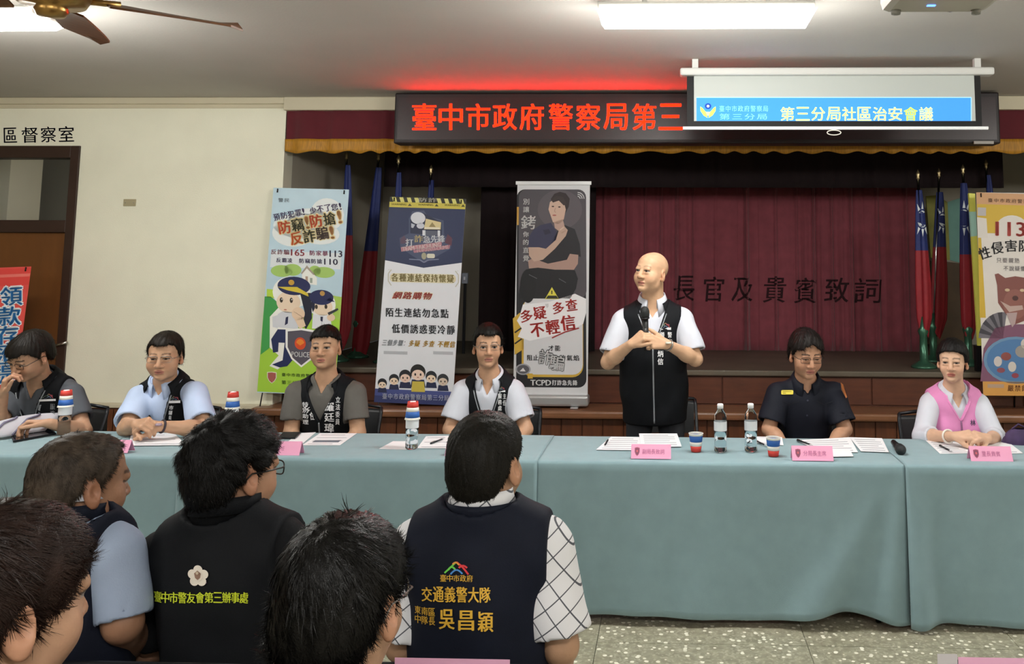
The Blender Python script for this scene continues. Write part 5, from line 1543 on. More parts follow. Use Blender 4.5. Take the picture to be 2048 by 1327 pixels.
def person(sp):
    J = lambda q: np.array(at(*q)) if not isinstance(q, np.ndarray) else q
    face = sp.get('face', 1)
    hc = J(sp['head']); hs = sp.get('hs', 1.0); HR = rotm(sp.get('yaw', 0), sp.get('pitch', 0), sp.get('roll', 0))
    N = J(sp['neck']); hip = np.array(sp['hip'], float)
    sh = [J(q) for q in sp['sh']]; el = [J(q) for q in sp['el']]; wr = [J(q) for q in sp['wr']]
    A, B = (0, 1) if face > 0 else (1, 0)
    ex = nrm(sh[B] - sh[A]); ez = N - hip; TL = float(np.linalg.norm(ez)); ez = nrm(ez - ex * (ez @ ex)); ey = np.cross(ez, ex)
    TR = np.stack([ex, ey, ez], 1)
    sw = float(np.linalg.norm(sh[1] - sh[0])) / 2
    tf = lambda p: Vector(N + TR @ np.array(p, float))
    fat = sp.get('fat', 1.0); dep = sp.get('dep', 1.0)
    base = (float(hip[0]), float(hip[1]), 0.0)
    def torso(fd, inf):
        T = lambda p: N + TR @ np.array(p, float)
        fd.ell(T((0, 0.0, -0.18)), (sw * 0.92 + inf, 0.112 * dep + inf, 0.20 + inf), TR, 0.04)
        fd.ell(T((0, -0.012 * fat, -0.37)), (sw * 0.84 * fat + inf, 0.118 * fat * dep + inf, 0.19 + inf), TR, 0.06)
        fd.ell(T((0, 0.0, -TL + 0.02)), (0.168 * fat + inf, 0.125 + inf, 0.13 + inf), TR, 0.06)
        fd.cap(T((-sw * 0.82, 0.008, -0.062)), T((sw * 0.82, 0.008, -0.062)), 0.056 + inf, 0.056 + inf, 0.05)
        for q in (-1, 1):
            fd.cap(T((0, 0.018, 0.035)), T((q * sw * 0.80, 0.012, -0.052)), 0.046 + inf, 0.044 + inf, 0.03)
        if sp.get('bust'):
            for q in (-1, 1): fd.ell(T((q * 0.075, -0.085, -0.19)), (0.07 + inf, 0.05 + inf, 0.065 + inf), TR, 0.04)
    # ---------------- body
    pts = [hc] + sh + el + wr + [N, hip]
    hands = sp.get('hands', (None, None))
    ext = 0.20
    lo = np.min(pts, 0) - (0.16, 0.20, 0.16); hi = np.max(pts, 0) + (0.16, 0.20, 0.17 * hs)
    fine = [(hc - 0.135 * hs, hc + 0.135 * hs, 0.0029 if not sp.get('coarse') else 0.004)]
    for i in (0, 1):
        if hands[i]:
            dd = nrm(hands[i]['d']); c_ = wr[i] + dd * 0.07
            fine.append((c_ - 0.095, c_ + 0.095, 0.0036))
    fd = Field(lo, hi, 0.0095, fine)
    torso(fd, -0.006)
    lr_ = sp.get('arm', 1.0)
    for i in (0, 1):
        fd.cap(sh[i], el[i], 0.047 * lr_, 0.038 * lr_, 0.03); fd.cap(el[i], el[i] + (wr[i] - el[i]) * 0.35, 0.038 * lr_, 0.039 * lr_, 0.02); fd.cap(el[i] + (wr[i] - el[i]) * 0.3, wr[i], 0.039 * lr_, 0.0255 * lr_, 0.02)
    nr_ = sp.get('neckr', 0.054)
    fd.cap(N + TR @ np.array((0, 0.012, -0.03)), hc + HR @ (np.array((0, 0.022, -0.045)) * hs), nr_ * 1.08, nr_, 0.03)
    head_prims(fd, hc, HR, hs, sp)
    for i in (0, 1):
        h = hands[i]
        if h: hand(fd, wr[i], h['d'], h['n'], h['th'], h.get('curl', (25, 35, 20)), h.get('spread', 1.0), h.get('s', 1.0), h.get('thumb', (0.6, 0.55, 0.3)))
        else:
            dd = nrm(wr[i] - el[i]); hand(fd, wr[i], nrm(dd + np.array((0, 0, -0.2))), np.array((0, 0, -1.0)) if abs(dd[2]) < 0.8 else np.array((0, face * 1.0, 0)), 1 if (i == 0) else -1, s=0.98)
    V, Q = fd.mesh()
    col = head_colour(V, hc, HR, hs, sp)
    body = mesh_obj('person', V, Q, [M_skin], None, base, col)
    tag(body, sp['label'], 'person', sp.get('group'))
    P = dict(body=body, tf=tf, TR=TR, N=N, hc=hc, HR=HR, hs=hs, sw=sw, sh=sh, el=el, wr=wr, TL=TL, torso=torso)
    H = lambda x, y, z: Vector(hc + HR @ (np.array((x, y, z)) * hs)); P['H'] = H
    # ---------------- hair
    hr = sp.get('hair')
    if hr:
        t = hr.get('t', 0.012)
        fh_ = Field(hc - 0.155 * hs - t, hc + 0.155 * hs + t, hr.get('res', 0.0036))
        def E(p, r, k=0.02, op='u'): fh_.ell(np.array(H(*p)), (np.array(r)) * hs, HR, k * hs, op)
        E((0, 0.018, 0.034), (0.0755 + t * hr.get('side', 0.6), 0.094 + t, 0.083 + t))
        E((0, -0.035, 0.042), (0.062 + t * 0.5, 0.050 + t * hr.get('fringe', 0.5), 0.055 + t), 0.03)
        E((0, 0.045, -0.02), (0.066 + t * 0.6, 0.060 + t, 0.07), 0.03)
        for (p, r) in hr.get('extra', ()): E(p, r, 0.02)
        X, Y, Z = fh_.local(hc, HR); X, Y, Z = X / hs, Y / hs, Z / hs
        hl = np.interp(Y, hr['y'], hr['z']).astype(np.float32)
        side = hr.get('part', 0.0)
        hl = hl + hr.get('temple', 0.012) * np.clip((np.abs(X) - 0.022) / 0.03, 0, 1) * np.clip((-0.035 - Y) / 0.03, 0, 1) - hr.get('peak', 0.0) * np.exp(-(X / 0.02) ** 2)
        fh_.keep((hl + side * X + hr.get('jag', 0.003) * np.sin(np.arctan2(X, -Y) * 34 + 5 * np.sin(X * 60)) - Z) * hs * 0.9, 0.006)
        if hr.get('bald'):
            bx, by, bz, br = hr['bald']
            fh_.keep(br - np.sqrt((X - bx) ** 2 + (Y - by) ** 2 + (Z - bz) ** 2), 0.01)
        am = hr.get('amp', 0.0015)
        ang = np.arctan2(X, Y - 0.05 + 0 * Z)
        fh_.F = fh_.F + (am * (np.sin(ang * 46 + 9 * Z * 10 + 3 * np.sin(ang * 7)) * 0.6 + np.sin(X * 160 + 4 * np.sin(Y * 55) + Z * 40) * 0.5)).astype(np.float32)
        if hr.get('curls'):
            r = np.random.default_rng(hr.get('seed', 3))
            for _ in range(hr['curls']):
                u = r.normal(size=3); u /= np.linalg.norm(u)
                p = np.array((0, 0.01, 0.035)) + u * np.array((0.078, 0.098, 0.088)) * r.uniform(0.98, 1.0 + t * 7)
                if p[2] < np.interp(p[1], hr['y'], hr['z']) + 0.018: continue
                rr = r.uniform(0.010, 0.019)
                fh_.ell(np.array(H(*p)), (rr * 1.1, rr * 1.1, rr), HR, 0.007)
        hv, hq = fh_.mesh()
        ho = mesh_obj('hair', hv, hq, [mat('hair_' + hr['col'] + ('_g' if hr.get('grey') else ''), hr['col'], hr.get('rough', 0.5), var=hr.get('var', 0.35), scale=hr.get('vs', 26), bump=0.3, bscale=420, spec=0.2)], body)
        P['hair'] = ho
        if 'fuzz' not in hr: hr['fuzz'] = (2200, 0.026, 0.22)
        if hr.get('fuzz'):
            r = np.random.default_rng(5)
            Qs = _tri_ok(hq); cen = hv[Qs].mean(1); nn = np.cross(hv[Qs[:, 1]] - hv[Qs[:, 0]], hv[Qs[:, 2]] - hv[Qs[:, 0]]); nn /= np.linalg.norm(nn, axis=1)[:, None] + 1e-9
            cnt, ln, lift = hr['fuzz']; ww = hr.get('sw', 0.0006)
            ii = r.choice(len(cen), cnt); c0 = cen[ii]; n_ = nn[ii]; L_ = (ln * r.uniform(0.6, 1.2, cnt))[:, None]
            # comb away from the whorl at the crown
            f = (c0 - hc) @ HR / hs - np.array((0.0, 0.06, 0.105)); f = f + np.stack([-f[:, 1], f[:, 0], 0 * f[:, 0]], 1) * 0.35
            f = f @ HR.T; f /= np.linalg.norm(f, axis=1)[:, None] + 1e-9
            f = f - n_ * (f * n_).sum(1)[:, None] + r.normal(size=(cnt, 3)) * hr.get('mess', 0.12); f = f - n_ * (f * n_).sum(1)[:, None]; f /= np.linalg.norm(f, axis=1)[:, None] + 1e-9
            cd = np.linalg.norm((c0 - hc) @ HR / hs - np.array((0.0, 0.06, 0.105)), axis=1)[:, None]
            L_ = L_ * np.clip(cd / 0.05, 0.25, 1)
            p0 = c0 - n_ * 0.001
            p1 = p0 + f * L_ * 0.55 + n_ * (lift * L_ * 0.5 - (0.55 * L_) ** 2 / 0.18 + 0.0012); p2 = p0 + f * L_ + n_ * (lift * L_ * 0.6 - L_ ** 2 / 0.18 + 0.0006)
            w = np.cross(f, n_) * ww
            SV = np.stack([p0 - w, p0 + w, p1 + w * 0.9, p1 - w * 0.9, p2 + w * 0.2, p2 - w * 0.2], 1).reshape(-1, 3)
            k6 = np.arange(cnt)[:, None] * 6
            SQ = np.concatenate([k6 + np.array([[0, 1, 2, 3]]), k6 + np.array([[3, 2, 4, 5]])])
            fo = mesh_obj('hair_strands', SV, SQ, [ho.data.materials[0]], ho); fo['kind'] = 'stuff'
    # ---------------- shirt
    shirt = sp.get('shirt')
    if shirt:
        lo2 = np.min(sh + el + wr + [N, hip], 0) - (0.13, 0.22, 0.16); hi2 = np.max(sh + el + wr + [N], 0) + (0.13, 0.22, 0.13)
        fs = Field(lo2, hi2, shirt.get('res', 0.0075))
        torso(fs, 0.008); cuffs = []
        for i in (0, 1):
            ts = shirt.get('len', 0.62)
            r0, r1 = shirt.get('r', (0.064, 0.066))
            e1 = sh[i] + (el[i] - sh[i]) * min(ts, 1.0)
            dv = nrm(el[i] - sh[i])
            if ts <= 1.0:
                fs.cap(sh[i] - dv * 0.005, e1 + dv * 0.05, r0, r1, 0.03, cut=(e1, dv))
            else:
                fs.cap(sh[i], el[i], r0, r1 * 0.88, 0.03)
                e2 = el[i] + (wr[i] - el[i]) * (ts - 1.0); dv = nrm(wr[i] - el[i])
                fs.cap(el[i], e2 + dv * 0.04, r1 * 0.88, r1 * 0.78, 0.02, cut=(e2, dv)); e1 = e2
            cuffs.append((e1, dv, (r1 if ts <= 1 else r1 * 0.78)))
        fs.wrinkle(shirt.get('wr', 0.0028), 34, sp.get('seed', 1))
        for e1, dv, rc in cuffs:
            fs.cap(e1 - dv * 0.018, e1 + dv * 0.06, rc - 0.017, rc - 0.010, 0.0, 's')
        T = lambda p: N + TR @ np.array(p, float)
        fs.cap(T((0, 0.012, sp.get('necklow', -0.035))), hc + HR @ (np.array((0, 0.02, -0.05)) * hs), nr_ * 1.08 + 0.003, nr_ + 0.02, 0.006, 's')
        X, Y, Z = fs.local(N, TR)
        vz = shirt.get('v', 0.05)
        fs.keep(np.where(Y < 0.0, (Z + vz) * 0.5 - np.abs(X) * 0.9, -1.0).astype(np.float32))
        sv, sq = fs.mesh()
        so = mesh_obj('shirt', sv, sq, [shirt['mat']], body); P['shirt'] = so
        if shirt.get('collar'):
            co, _, _ = collar(tf, shirt.get('cmat', shirt['mat']), 'shirt_collar', so, **shirt['collar'])
        P['sbv'] = BVHTree.FromPolygons([Vector(v) for v in sv], [tuple(int(i) for i in q) for q in _tri_ok(sq)])
    vest = sp.get('vest')
    if vest:
        lo2 = np.min(sh + [N, hip], 0) - (0.12, 0.22, 0.30 if vest.get('skirt') else 0.12); hi2 = np.max(sh + [N], 0) + (0.12, 0.22, 0.13)
        fv = Field(lo2, hi2, vest.get('res', 0.0068))
        torso(fv, vest.get('inf', 0.020))
        if vest.get('skirt'):
            T = lambda p: N + TR @ np.array(p, float)
            for zz in (-0.30, -0.42, -0.52, -0.62):
                fv.ell(T((0, -0.005, zz)), (sw * 0.93 + 0.02, 0.145, 0.14), TR, 0.05)
        X, Y, Z = fv.local(N, TR)
        fv.wrinkle(vest.get('wr', 0.003), 30, sp.get('seed', 1) + 50)
        aw = sw * vest.get('aw', 0.93)
        fv.keep(np.abs(X) - aw - np.maximum(0, -0.20 - Z) * 0.5, 0.004)
        T = lambda p: N + TR @ np.array(p, float)
        fv.cap(T((0, 0.012, sp.get('necklow', -0.035))), hc + HR @ (np.array((0, 0.02, -0.05)) * hs), nr_ * 1.08 + 0.022, nr_ + 0.045, 0.006, 's')
        vz, vw = vest.get('v', (0.22, 0.075))
        if vz:
            fv.keep(np.where(Y < 0.01, (np.minimum((Z + vz) / vz * vw, vw) - np.abs(X)) * 0.9, -1.0).astype(np.float32))
        if vest.get('hem') is not None: fv.keep((vest['hem'] - Z) + 0 * X)
        vv, vq = fv.mesh()
        vo = mesh_obj('vest', vv, vq, [vest['mat']], body); P['vest'] = vo
        bv = BVHTree.FromPolygons([Vector(v) for v in vv], [tuple(int(i) for i in q) for q in _tri_ok(vq)]); P['vbv'] = bv
        if vest.get('collar'):
            co, edge, top = collar(tf, vest['mat'], 'vest_collar', vo, **vest['collar'])
            if vest.get('piping'):
                n_ = len(edge)
                for seg_ in (edge[1:int(n_ * 0.24)], edge[int(n_ * 0.76):-1]):
                    MB().tube([Vector(p) + Vector((0, -0.003 * face, 0.002)) for p in seg_], 0.0028, vest['piping'], n=6).build('piping', co)
        if vest.get('zip'):
            fr_ = -TR[:, 1]
            L = []
            z1 = vest.get('zipto', -TL + 0.02)
            for k in range(30):
                zz = -vz + (z1 + vz) * k / 29
                o_ = Vector(N + TR @ np.array((0, 0, zz)) + fr_ * 0.5)
                h = bv.ray_cast(o_, Vector(-fr_))
                if h[0] is not None: L.append(h[0] + Vector(fr_) * 0.001)
            if len(L) > 2: MB().tube(L, 0.0048, vest['zip'], n=6).build('zipper', vo)
            for q in (-1, 1):
                L = []
                for k in range(14):
                    t = k / 13; zz = -vz + vz * 0.92 * t; xx = q * (vw * t + 0.006)
                    h = bv.ray_cast(Vector(N + TR @ np.array((xx, 0, zz)) + fr_ * 0.5), Vector(-fr_))
                    if h[0] is not None: L.append(h[0] + Vector(fr_) * 0.0005)
                if len(L) > 2: MB().tube(L, 0.0035, vest['zip'] if vest.get('zipv', True) else vest['mat'], n=6).build('zipper_edge', vo)
    # ---------------- trousers and shoes
    lg = sp.get('legs', 'sit')
    fwd = -TR[:, 1].copy(); fwd[2] = 0; fwd = nrm(fwd); rt = np.array((-fwd[1], fwd[0], 0.0))
    kn, an, hp = [], [], []
    for q in (-1, 1):
        h_ = hip + rt * q * 0.09 + np.array((0, 0, -0.03)); hp.append(h_)
        if lg == 'sit':
            k_ = h_ + fwd * 0.40 + rt * q * 0.04; k_[2] = 0.50; a_ = k_ + fwd * 0.02; a_[2] = 0.10
        else:
            k_ = h_ + rt * q * 0.01; k_[2] = 0.48; a_ = k_.copy(); a_[2] = 0.10
        kn.append(k_); an.append(a_)
    pts = hp + kn + an
    ft = Field(np.min(pts, 0) - 0.16, np.max(pts, 0) + 0.2, 0.014)
    for i in (0, 1):
        ft.cap(hp[i], kn[i], 0.085, 0.062, 0.03); ft.cap(kn[i], an[i], 0.062, 0.05, 0.02)
    ft.cap(hp[0], hp[1], 0.10, 0.10, 0.04); ft.cap(hip + np.array((0, 0, 0.05)), hip - np.array((0, 0, 0.02)), 0.13, 0.13, 0.05)
    ft.wrinkle(0.003, 26, 9)
    tv, tq = ft.mesh()
    mesh_obj('trousers', tv, tq, [sp.get('trouser', M_trouser)], body)
    for i in (0, 1):
        f3 = Field(np.minimum(an[i], an[i] + fwd * 0.2) - 0.1, np.maximum(an[i], an[i] + fwd * 0.2) + 0.1, 0.012)
        z0 = np.array((an[i][0], an[i][1], 0.045))
        f3.cap(z0 - fwd * 0.04, z0 + fwd * 0.14, 0.042, 0.036, 0.02); f3.cap(z0, an[i] + np.array((0, 0, 0.02)), 0.042, 0.045, 0.03)
        X, Y, Z = f3.full(); f3.keep((0.004 - Z) + 0 * X + 0 * Y)
        v3, q3 = f3.mesh(); mesh_obj('shoe', v3, q3, [M_shoe], body)
    # ---------------- glasses
    g = sp.get('glasses')
    if g:
        m = g['mat']; yy = -0.0965; w2, h2, r = g.get('w', 0.026), g.get('h', 0.0165), g.get('r', 0.0014)
        gm = MB()
        for q in (-1, 1):
            c0 = q * 0.0335
            loop = []
            for k in range(20):
                a = 2 * math.pi * k / 20; cx = math.copysign(abs(math.cos(a)) ** 0.55, math.cos(a)); cz = math.copysign(abs(math.sin(a)) ** 0.55, math.sin(a))
                loop.append(H(c0 + w2 * cx, yy + 0.10 * (abs(c0 + w2 * cx) ** 2) * 12 * 0.35, 0.001 + h2 * cz))
            rr = r * (0.6 if g.get('half') else 1)
            gm.tube(loop, rr, m, n=5, closed=True)
            gm.tube([H(q * 0.060, yy + 0.0022, 0.006), H(q * 0.072, yy + 0.015, 0.006), H(q * 0.0795, -0.03, 0.005), H(q * 0.083, 0.012, 0.006), H(q * 0.08, 0.03, -0.012)], r * 1.15, m, n=5)
            if g.get('half'):
                gm.tube([H(c0 - w2, yy, 0.001 + h2 * 0.6), H(c0 - w2 * 0.7, yy, 0.001 + h2), H(c0 + w2 * 0.7, yy, 0.001 + h2), H(c0 + w2, yy + 0.002, 0.001 + h2 * 0.6)], r * 1.5, m, n=5)
        gm.tube([H(-0.009, yy, 0.004), H(0, yy - 0.003, 0.006), H(0.009, yy, 0.004)], r, m, n=5)
        go = gm.build('glasses', body)
    return P
def on_front(P, key, fr, pts2, fs, m, name, parent, off=0.002, base=None):
    """lay a flat figure (torso-frame x, z) on the garment along the direction fr"""
    bv = P[key]; N, TR = P['N'], P['TR']
    V = []
    for x, z in pts2:
        o_ = Vector(N + TR @ np.array((x, 0, z))) + Vector(fr) * 0.5
        h = bv.ray_cast(o_, -Vector(fr))
        V.append((h[0] if h[0] is not None else o_ - Vector(fr) * 0.38) + Vector(fr) * off)
    return MB().add(V, fs, m)
class ClothPage(Page):
    """lettering and badges laid on a garment; page units are picture pixels, cast along +Y or the chest direction"""
    def __init__(s, P, key, Y, step=0.0011, back=False):
        s.step = step; s.art = MB(); s.txt = MB(); s.bv = P[key]; s.Y = Y
        def fn(x, y, h=0.0):
            p = at(x, y, Y)
            h_ = s.bv.ray_cast(Vector((p.x, Y - 0.6, p.z)), Vector((0, 1, 0)))
            q = h_[0].copy() if h_[0] is not None else Vector((p.x, Y, p.z))
            # correct for the change of depth so that the print keeps its place on the cloth
            p2 = at(x, y, q.y); h2 = s.bv.ray_cast(Vector((p2.x, Y - 0.6, p2.z)), Vector((0, 1, 0)))
            if h2[0] is not None: q = h2[0].copy()
            q.y -= 0.0015 + h; return q
        s.fn = fn
# ------------------------------------------------------------------ the people
W_black = mat('black_vest_cloth', '0e1014', 0.75, spec=0.2, var=0.15, scale=12, bump=0.15, bscale=400)
W_navy = mat('navy_vest_cloth', '121623', 0.75, spec=0.2, var=0.12, scale=12, bump=0.15, bscale=400)
W_pipe = mat('grey_piping', 'b9bcc0', 0.5)
W_zip = mat('zip_grey', '8d9196', 0.4, metal=0.4)
C_white = mat('white_shirt_cloth', 'c6c9d4', 0.75, var=0.03, scale=10, bump=0.1, bscale=300)
C_lblue = mat('light_blue_shirt_cloth', 'b3c4e2', 0.75, var=0.04, scale=10, bump=0.1, bscale=300)
C_grey = mat('grey_tee_cloth', '5d5a56', 0.85, var=0.06, scale=14, bump=0.12, bscale=300)
C_slate = mat('slate_tee_cloth', '4b4f56', 0.85, var=0.06, scale=14, bump=0.12, bscale=300)
C_police = mat('navy_uniform_cloth', '11141f', 0.7, spec=0.25, var=0.1, scale=12, bump=0.12, bscale=300)
C_pink = mat('pink_vest_cloth', 'd888bb', 0.75, var=0.05, scale=12, bump=0.12, bscale=300)
G_black = mat('glasses_black', '1a1715', 0.35); G_steel = mat('glasses_steel', '8a8480', 0.3, metal=0.7)
VC = dict(front=44, rx=0.082, ry=0.088, zt=0.04, zb=-0.03, fall=0.065, flare=0.045, tip=0.06, rise=0.03, thick=0.004)
SC_ = dict(front=20, zt=0.05, fall=0.062, flare=0.034, tip=0.045)
HL = dict(y=(-0.12, -0.075, -0.05, -0.03, -0.012, 0.004, 0.03, 0.042, 0.06, 0.12), z=(0.066, 0.063, 0.050, 0.022, 0.000, 0.030, 0.030, -0.015, -0.055, -0.070))
def hairline(dz=0.0, front=0.0, **k):
    z = list(HL['z']); z[0] += front; z[1] += front; z[2] += front * 0.6
    d = dict(y=HL['y'], z=tuple(v + dz for v in z)); d.update(k); return d
def lap(px0, px1, py, Y): return [(px0, py, Y), (px1, py, Y)]
PAN = 'panel seated behind the head table'
CAST = {}
ZTb = 0.74
# --- man reading papers at the left edge
CAST['reader'] = person(dict(label='man in glasses reading papers at the left end, hand to his face', group=PAN, seed=11, skin='b98a68', head=(60, 712, 4.86), yaw=-14, pitch=27, roll=6, hs=1.04,
    neck=(78, 766, 5.0), hip=(-3.72, 5.12, 0.52), sh=[(28, 800, 4.98), (146, 790, 4.98)], el=[(-8, 852, 4.80), (168, 862, 4.88)], wr=[(6, 792, 4.76), (98, 846, 4.68)],
    hands=(dict(d=(0.16, 0.0, 0.98), n=(0.9, 0.45, -0.1), th=-1, curl=(45, 60, 40), s=1.0), dict(d=(-0.9, -0.25, 0.0), n=(0.1, -0.35, -0.9), th=1, curl=(40, 45, 30))),
    hair=hairline(front=-0.012, t=0.022, col='17130f', side=0.55, fringe=0.9, amp=0.0018), shirt=dict(mat=C_slate, len=0.66, v=0.06),
    vest=dict(mat=W_black, v=(0.22, 0.08), collar=VC, piping=W_pipe, zip=W_zip), glasses=dict(mat=G_black, r=0.0015)))
# --- man in light blue shirt, hands clasped on the table
CAST['blue'] = person(dict(label='man in light blue shirt and black vest resting clasped hands on the table', group=PAN, seed=12, skin='bf906c', head=(330, 712, 4.90), yaw=14, pitch=5, roll=0, hs=1.06, cheek=1.12, jaw=1.06, browd=0.55, squint=0.7,
    neck=(328, 772, 4.98), hip=(-2.98, 5.14, 0.52), fat=1.08, sh=[(280, 795, 4.96), (390, 788, 4.96)], el=[(252, 856, 4.76), (408, 858, 4.78)], wr=[(272, 848, 4.60), (322, 852, 4.60)], arm=1.08,
    hands=(dict(d=(0.85, -0.45, 0.12), n=(0.2, 0.55, -0.8), th=-1, curl=(50, 55, 35)), dict(d=(-0.9, -0.30, 0.12), n=(-0.25, 0.35, -0.85), th=1, curl=(48, 55, 35))),
    hair=hairline(front=0.006, t=0.016, col='1d1813', side=0.5, fringe=0.7), shirt=dict(mat=C_lblue, len=0.80, r=(0.068, 0.074), collar=SC_, v=0.025, wr=0.0035),
    vest=dict(mat=W_black, v=(0.25, 0.072), collar=VC, piping=W_pipe, zip=W_zip), glasses=dict(mat=G_steel, r=0.0013, half=True)))
# --- young man in grey tee
CAST['young'] = person(dict(label='young man in grey tee and black vest with large white characters', group=PAN, seed=13, skin='b98b67', head=(651, 695, 5.06), yaw=6, pitch=-3, roll=-2, hs=1.0, jaw=1.06, cheek=1.08,
    neck=(651, 768, 5.10), hip=(-2.02, 5.24, 0.52), sh=[(593, 788, 5.10), (709, 788, 5.10)], el=[(582, 868, 5.06), (716, 866, 5.06)], wr=[(622, 915, 4.88), (672, 915, 4.88)], arm=1.08,
    hair=dict(y=HL['y'], z=(0.066, 0.064, 0.055, 0.045, 0.04, 0.045, 0.045, 0.02, -0.02, -0.03), t=0.017, col='0e0c0b', side=0.2, fringe=0.7, temple=0.0), shirt=dict(mat=C_grey, len=0.66, r=(0.068, 0.072), v=0.03),
    scalp=dict(y=HL['y'], z=HL['z'], col='4a3a2e', a=0.55), vest=dict(mat=W_black, v=(0.17, 0.085), collar=dict(VC, zt=0.03), zip=W_zip, zipv=False)))
# --- man in white shirt with thin glasses
CAST['thin'] = person(dict(label='man with thin glasses in white shirt and black vest beside the silver banner', group=PAN, seed=14, skin='bd8d69', head=(976, 692, 5.06), yaw=15, pitch=0, hs=1.0, jaw=0.97, browd=0.7,
    neck=(979, 764, 5.10), hip=(-1.03, 5.24, 0.52), sh=[(926, 786, 5.10), (1029, 786, 5.10)], el=[(900, 858, 5.04), (1052, 858, 5.04)], wr=[(950, 915, 4.88), (1010, 915, 4.88)],
    hair=hairline(front=0.004, t=0.02, col='120f0d', side=0.45, fringe=0.8), shirt=dict(mat=C_white, len=0.74, r=(0.066, 0.078), collar=dict(SC_, front=26, tip=0.05, flare=0.04), v=0.045),
    vest=dict(mat=W_black, v=(0.22, 0.072), collar=dict(VC, front=50), zip=W_zip), glasses=dict(mat=G_steel, r=0.0012, half=True)))
# --- standing speaker
mt, mb_ = at(1289, 612, 4.86), at(1293, 700, 4.90)
CAST['speaker'] = person(dict(label='bald man standing and speaking into a microphone held with both hands', group='people at the head table', seed=15, skin='c99b74', head=(1303, 545, 5.08), yaw=-36, pitch=-6, roll=3, hs=1.02, cheek=1.15, jaw=1.05, browd=0.35, mouth=0.004, squint=0.8,
    neckr=0.060, neck=(1305, 618, 5.12), hip=(-0.075, 5.16, 0.93), legs='stand', fat=0.97, dep=1.0, sh=[(1243, 646, 5.11), (1367, 644, 5.11)], el=[(1216, 724, 5.04), (1391, 718, 5.04)], wr=[(1262, 688, 4.88), (1334, 688, 4.87)], arm=1.02,
    hands=(dict(d=(0.72, -0.25, 0.5), n=(0.55, 0.62, -0.45), th=-1, curl=(52, 62, 40), thumb=(0.75, 0.5, 0.1)), dict(d=(-0.93, -0.22, 0.16), n=(0.0, 0.8, -0.3), th=-1, curl=(46, 58, 40), thumb=(0.7, 0.6, 0.1))),
    shirt=dict(mat=C_white, len=0.80, r=(0.068, 0.078), collar=dict(SC_, front=22, tip=0.035, zt=0.07, rx=0.07, ry=0.074, flare=0.026), v=0.04, wr=0.0032), hair=None,
    vest=dict(mat=W_black, v=(0.20, 0.075), inf=0.022, skirt=True, hem=-0.64, zipto=-0.62, collar=VC, piping=W_pipe, zip=W_zip)))
mc = mic(mb_, mt, 'black microphone held upright by the standing speaker')
# --- officer in navy uniform
CAST['officer'] = person(dict(label='officer in navy short-sleeved uniform and glasses looking down', group=PAN, seed=16, skin='b3815f', head=(1612, 708, 5.02), yaw=10, pitch=14, hs=1.05, squint=0.45,
    neck=(1612, 772, 5.08), hip=(0.80, 5.22, 0.52), sh=[(1556, 790, 5.08), (1668, 790, 5.08)], el=[(1538, 858, 5.02), (1690, 858, 5.02)], wr=[(1578, 900, 4.87), (1652, 902, 4.87)],
    hair=hairline(front=0.008, t=0.022, col='140e0c', side=0.55, fringe=0.7, amp=0.0025, temple=-0.02, peak=-0.012), shirt=dict(mat=C_police, len=0.80, r=(0.068, 0.08), collar=dict(SC_, front=20, tip=0.04, flare=0.036), v=0.02, wr=0.0035), glasses=dict(mat=G_black, r=0.0013)))
# --- woman in pink vest
CAST['woman'] = person(dict(label='smiling woman in pink vest and white blouse with clasped hands', group=PAN, seed=17, skin='d3a584', lip='b0524c', head=(1905, 722, 5.0), yaw=-24, pitch=2, hs=0.95, jaw=0.95, browd=0.6, squint=0.7, neckr=0.05,
    neck=(1909, 788, 5.06), hip=(1.66, 5.18, 0.50), sh=[(1859, 808, 5.05), (1957, 808, 5.05)], el=[(1846, 872, 4.90), (1992, 876, 4.90)], wr=[(1908, 872, 4.64), (1976, 876, 4.64)], arm=0.9, bust=True, dep=0.95,
    hands=(dict(d=(0.9, -0.35, 0.1), n=(0.25, 0.45, -0.85), th=-1, curl=(40, 50, 35), s=0.92), dict(d=(-0.85, -0.4, 0.18), n=(-0.3, 0.4, -0.85), th=1, curl=(40, 50, 35), s=0.92)),
    hair=dict(y=HL['y'], z=(0.068, 0.066, 0.048, 0.012, -0.004, -0.002, -0.02, -0.05, -0.07, -0.075), t=0.02, col='110e0d', side=0.85, fringe=0.35, jag=0.0005, temple=-0.006, fuzz=(1500, 0.018, 0.02), extra=(((0, 0.095, 0.0), (0.045, 0.04, 0.05)),)), shirt=dict(mat=C_white, len=1.35, r=(0.058, 0.064), collar=dict(front=24, rx=0.060, ry=0.064, zt=0.035, fall=0.062, flare=0.062, tip=0.045), v=0.05),
    vest=dict(mat=C_pink, v=(0.10, 0.055), aw=1.06, inf=0.026, zip=mat('mauve_zip', '8a5a80', 0.5), zipv=False, wr=0.002)))

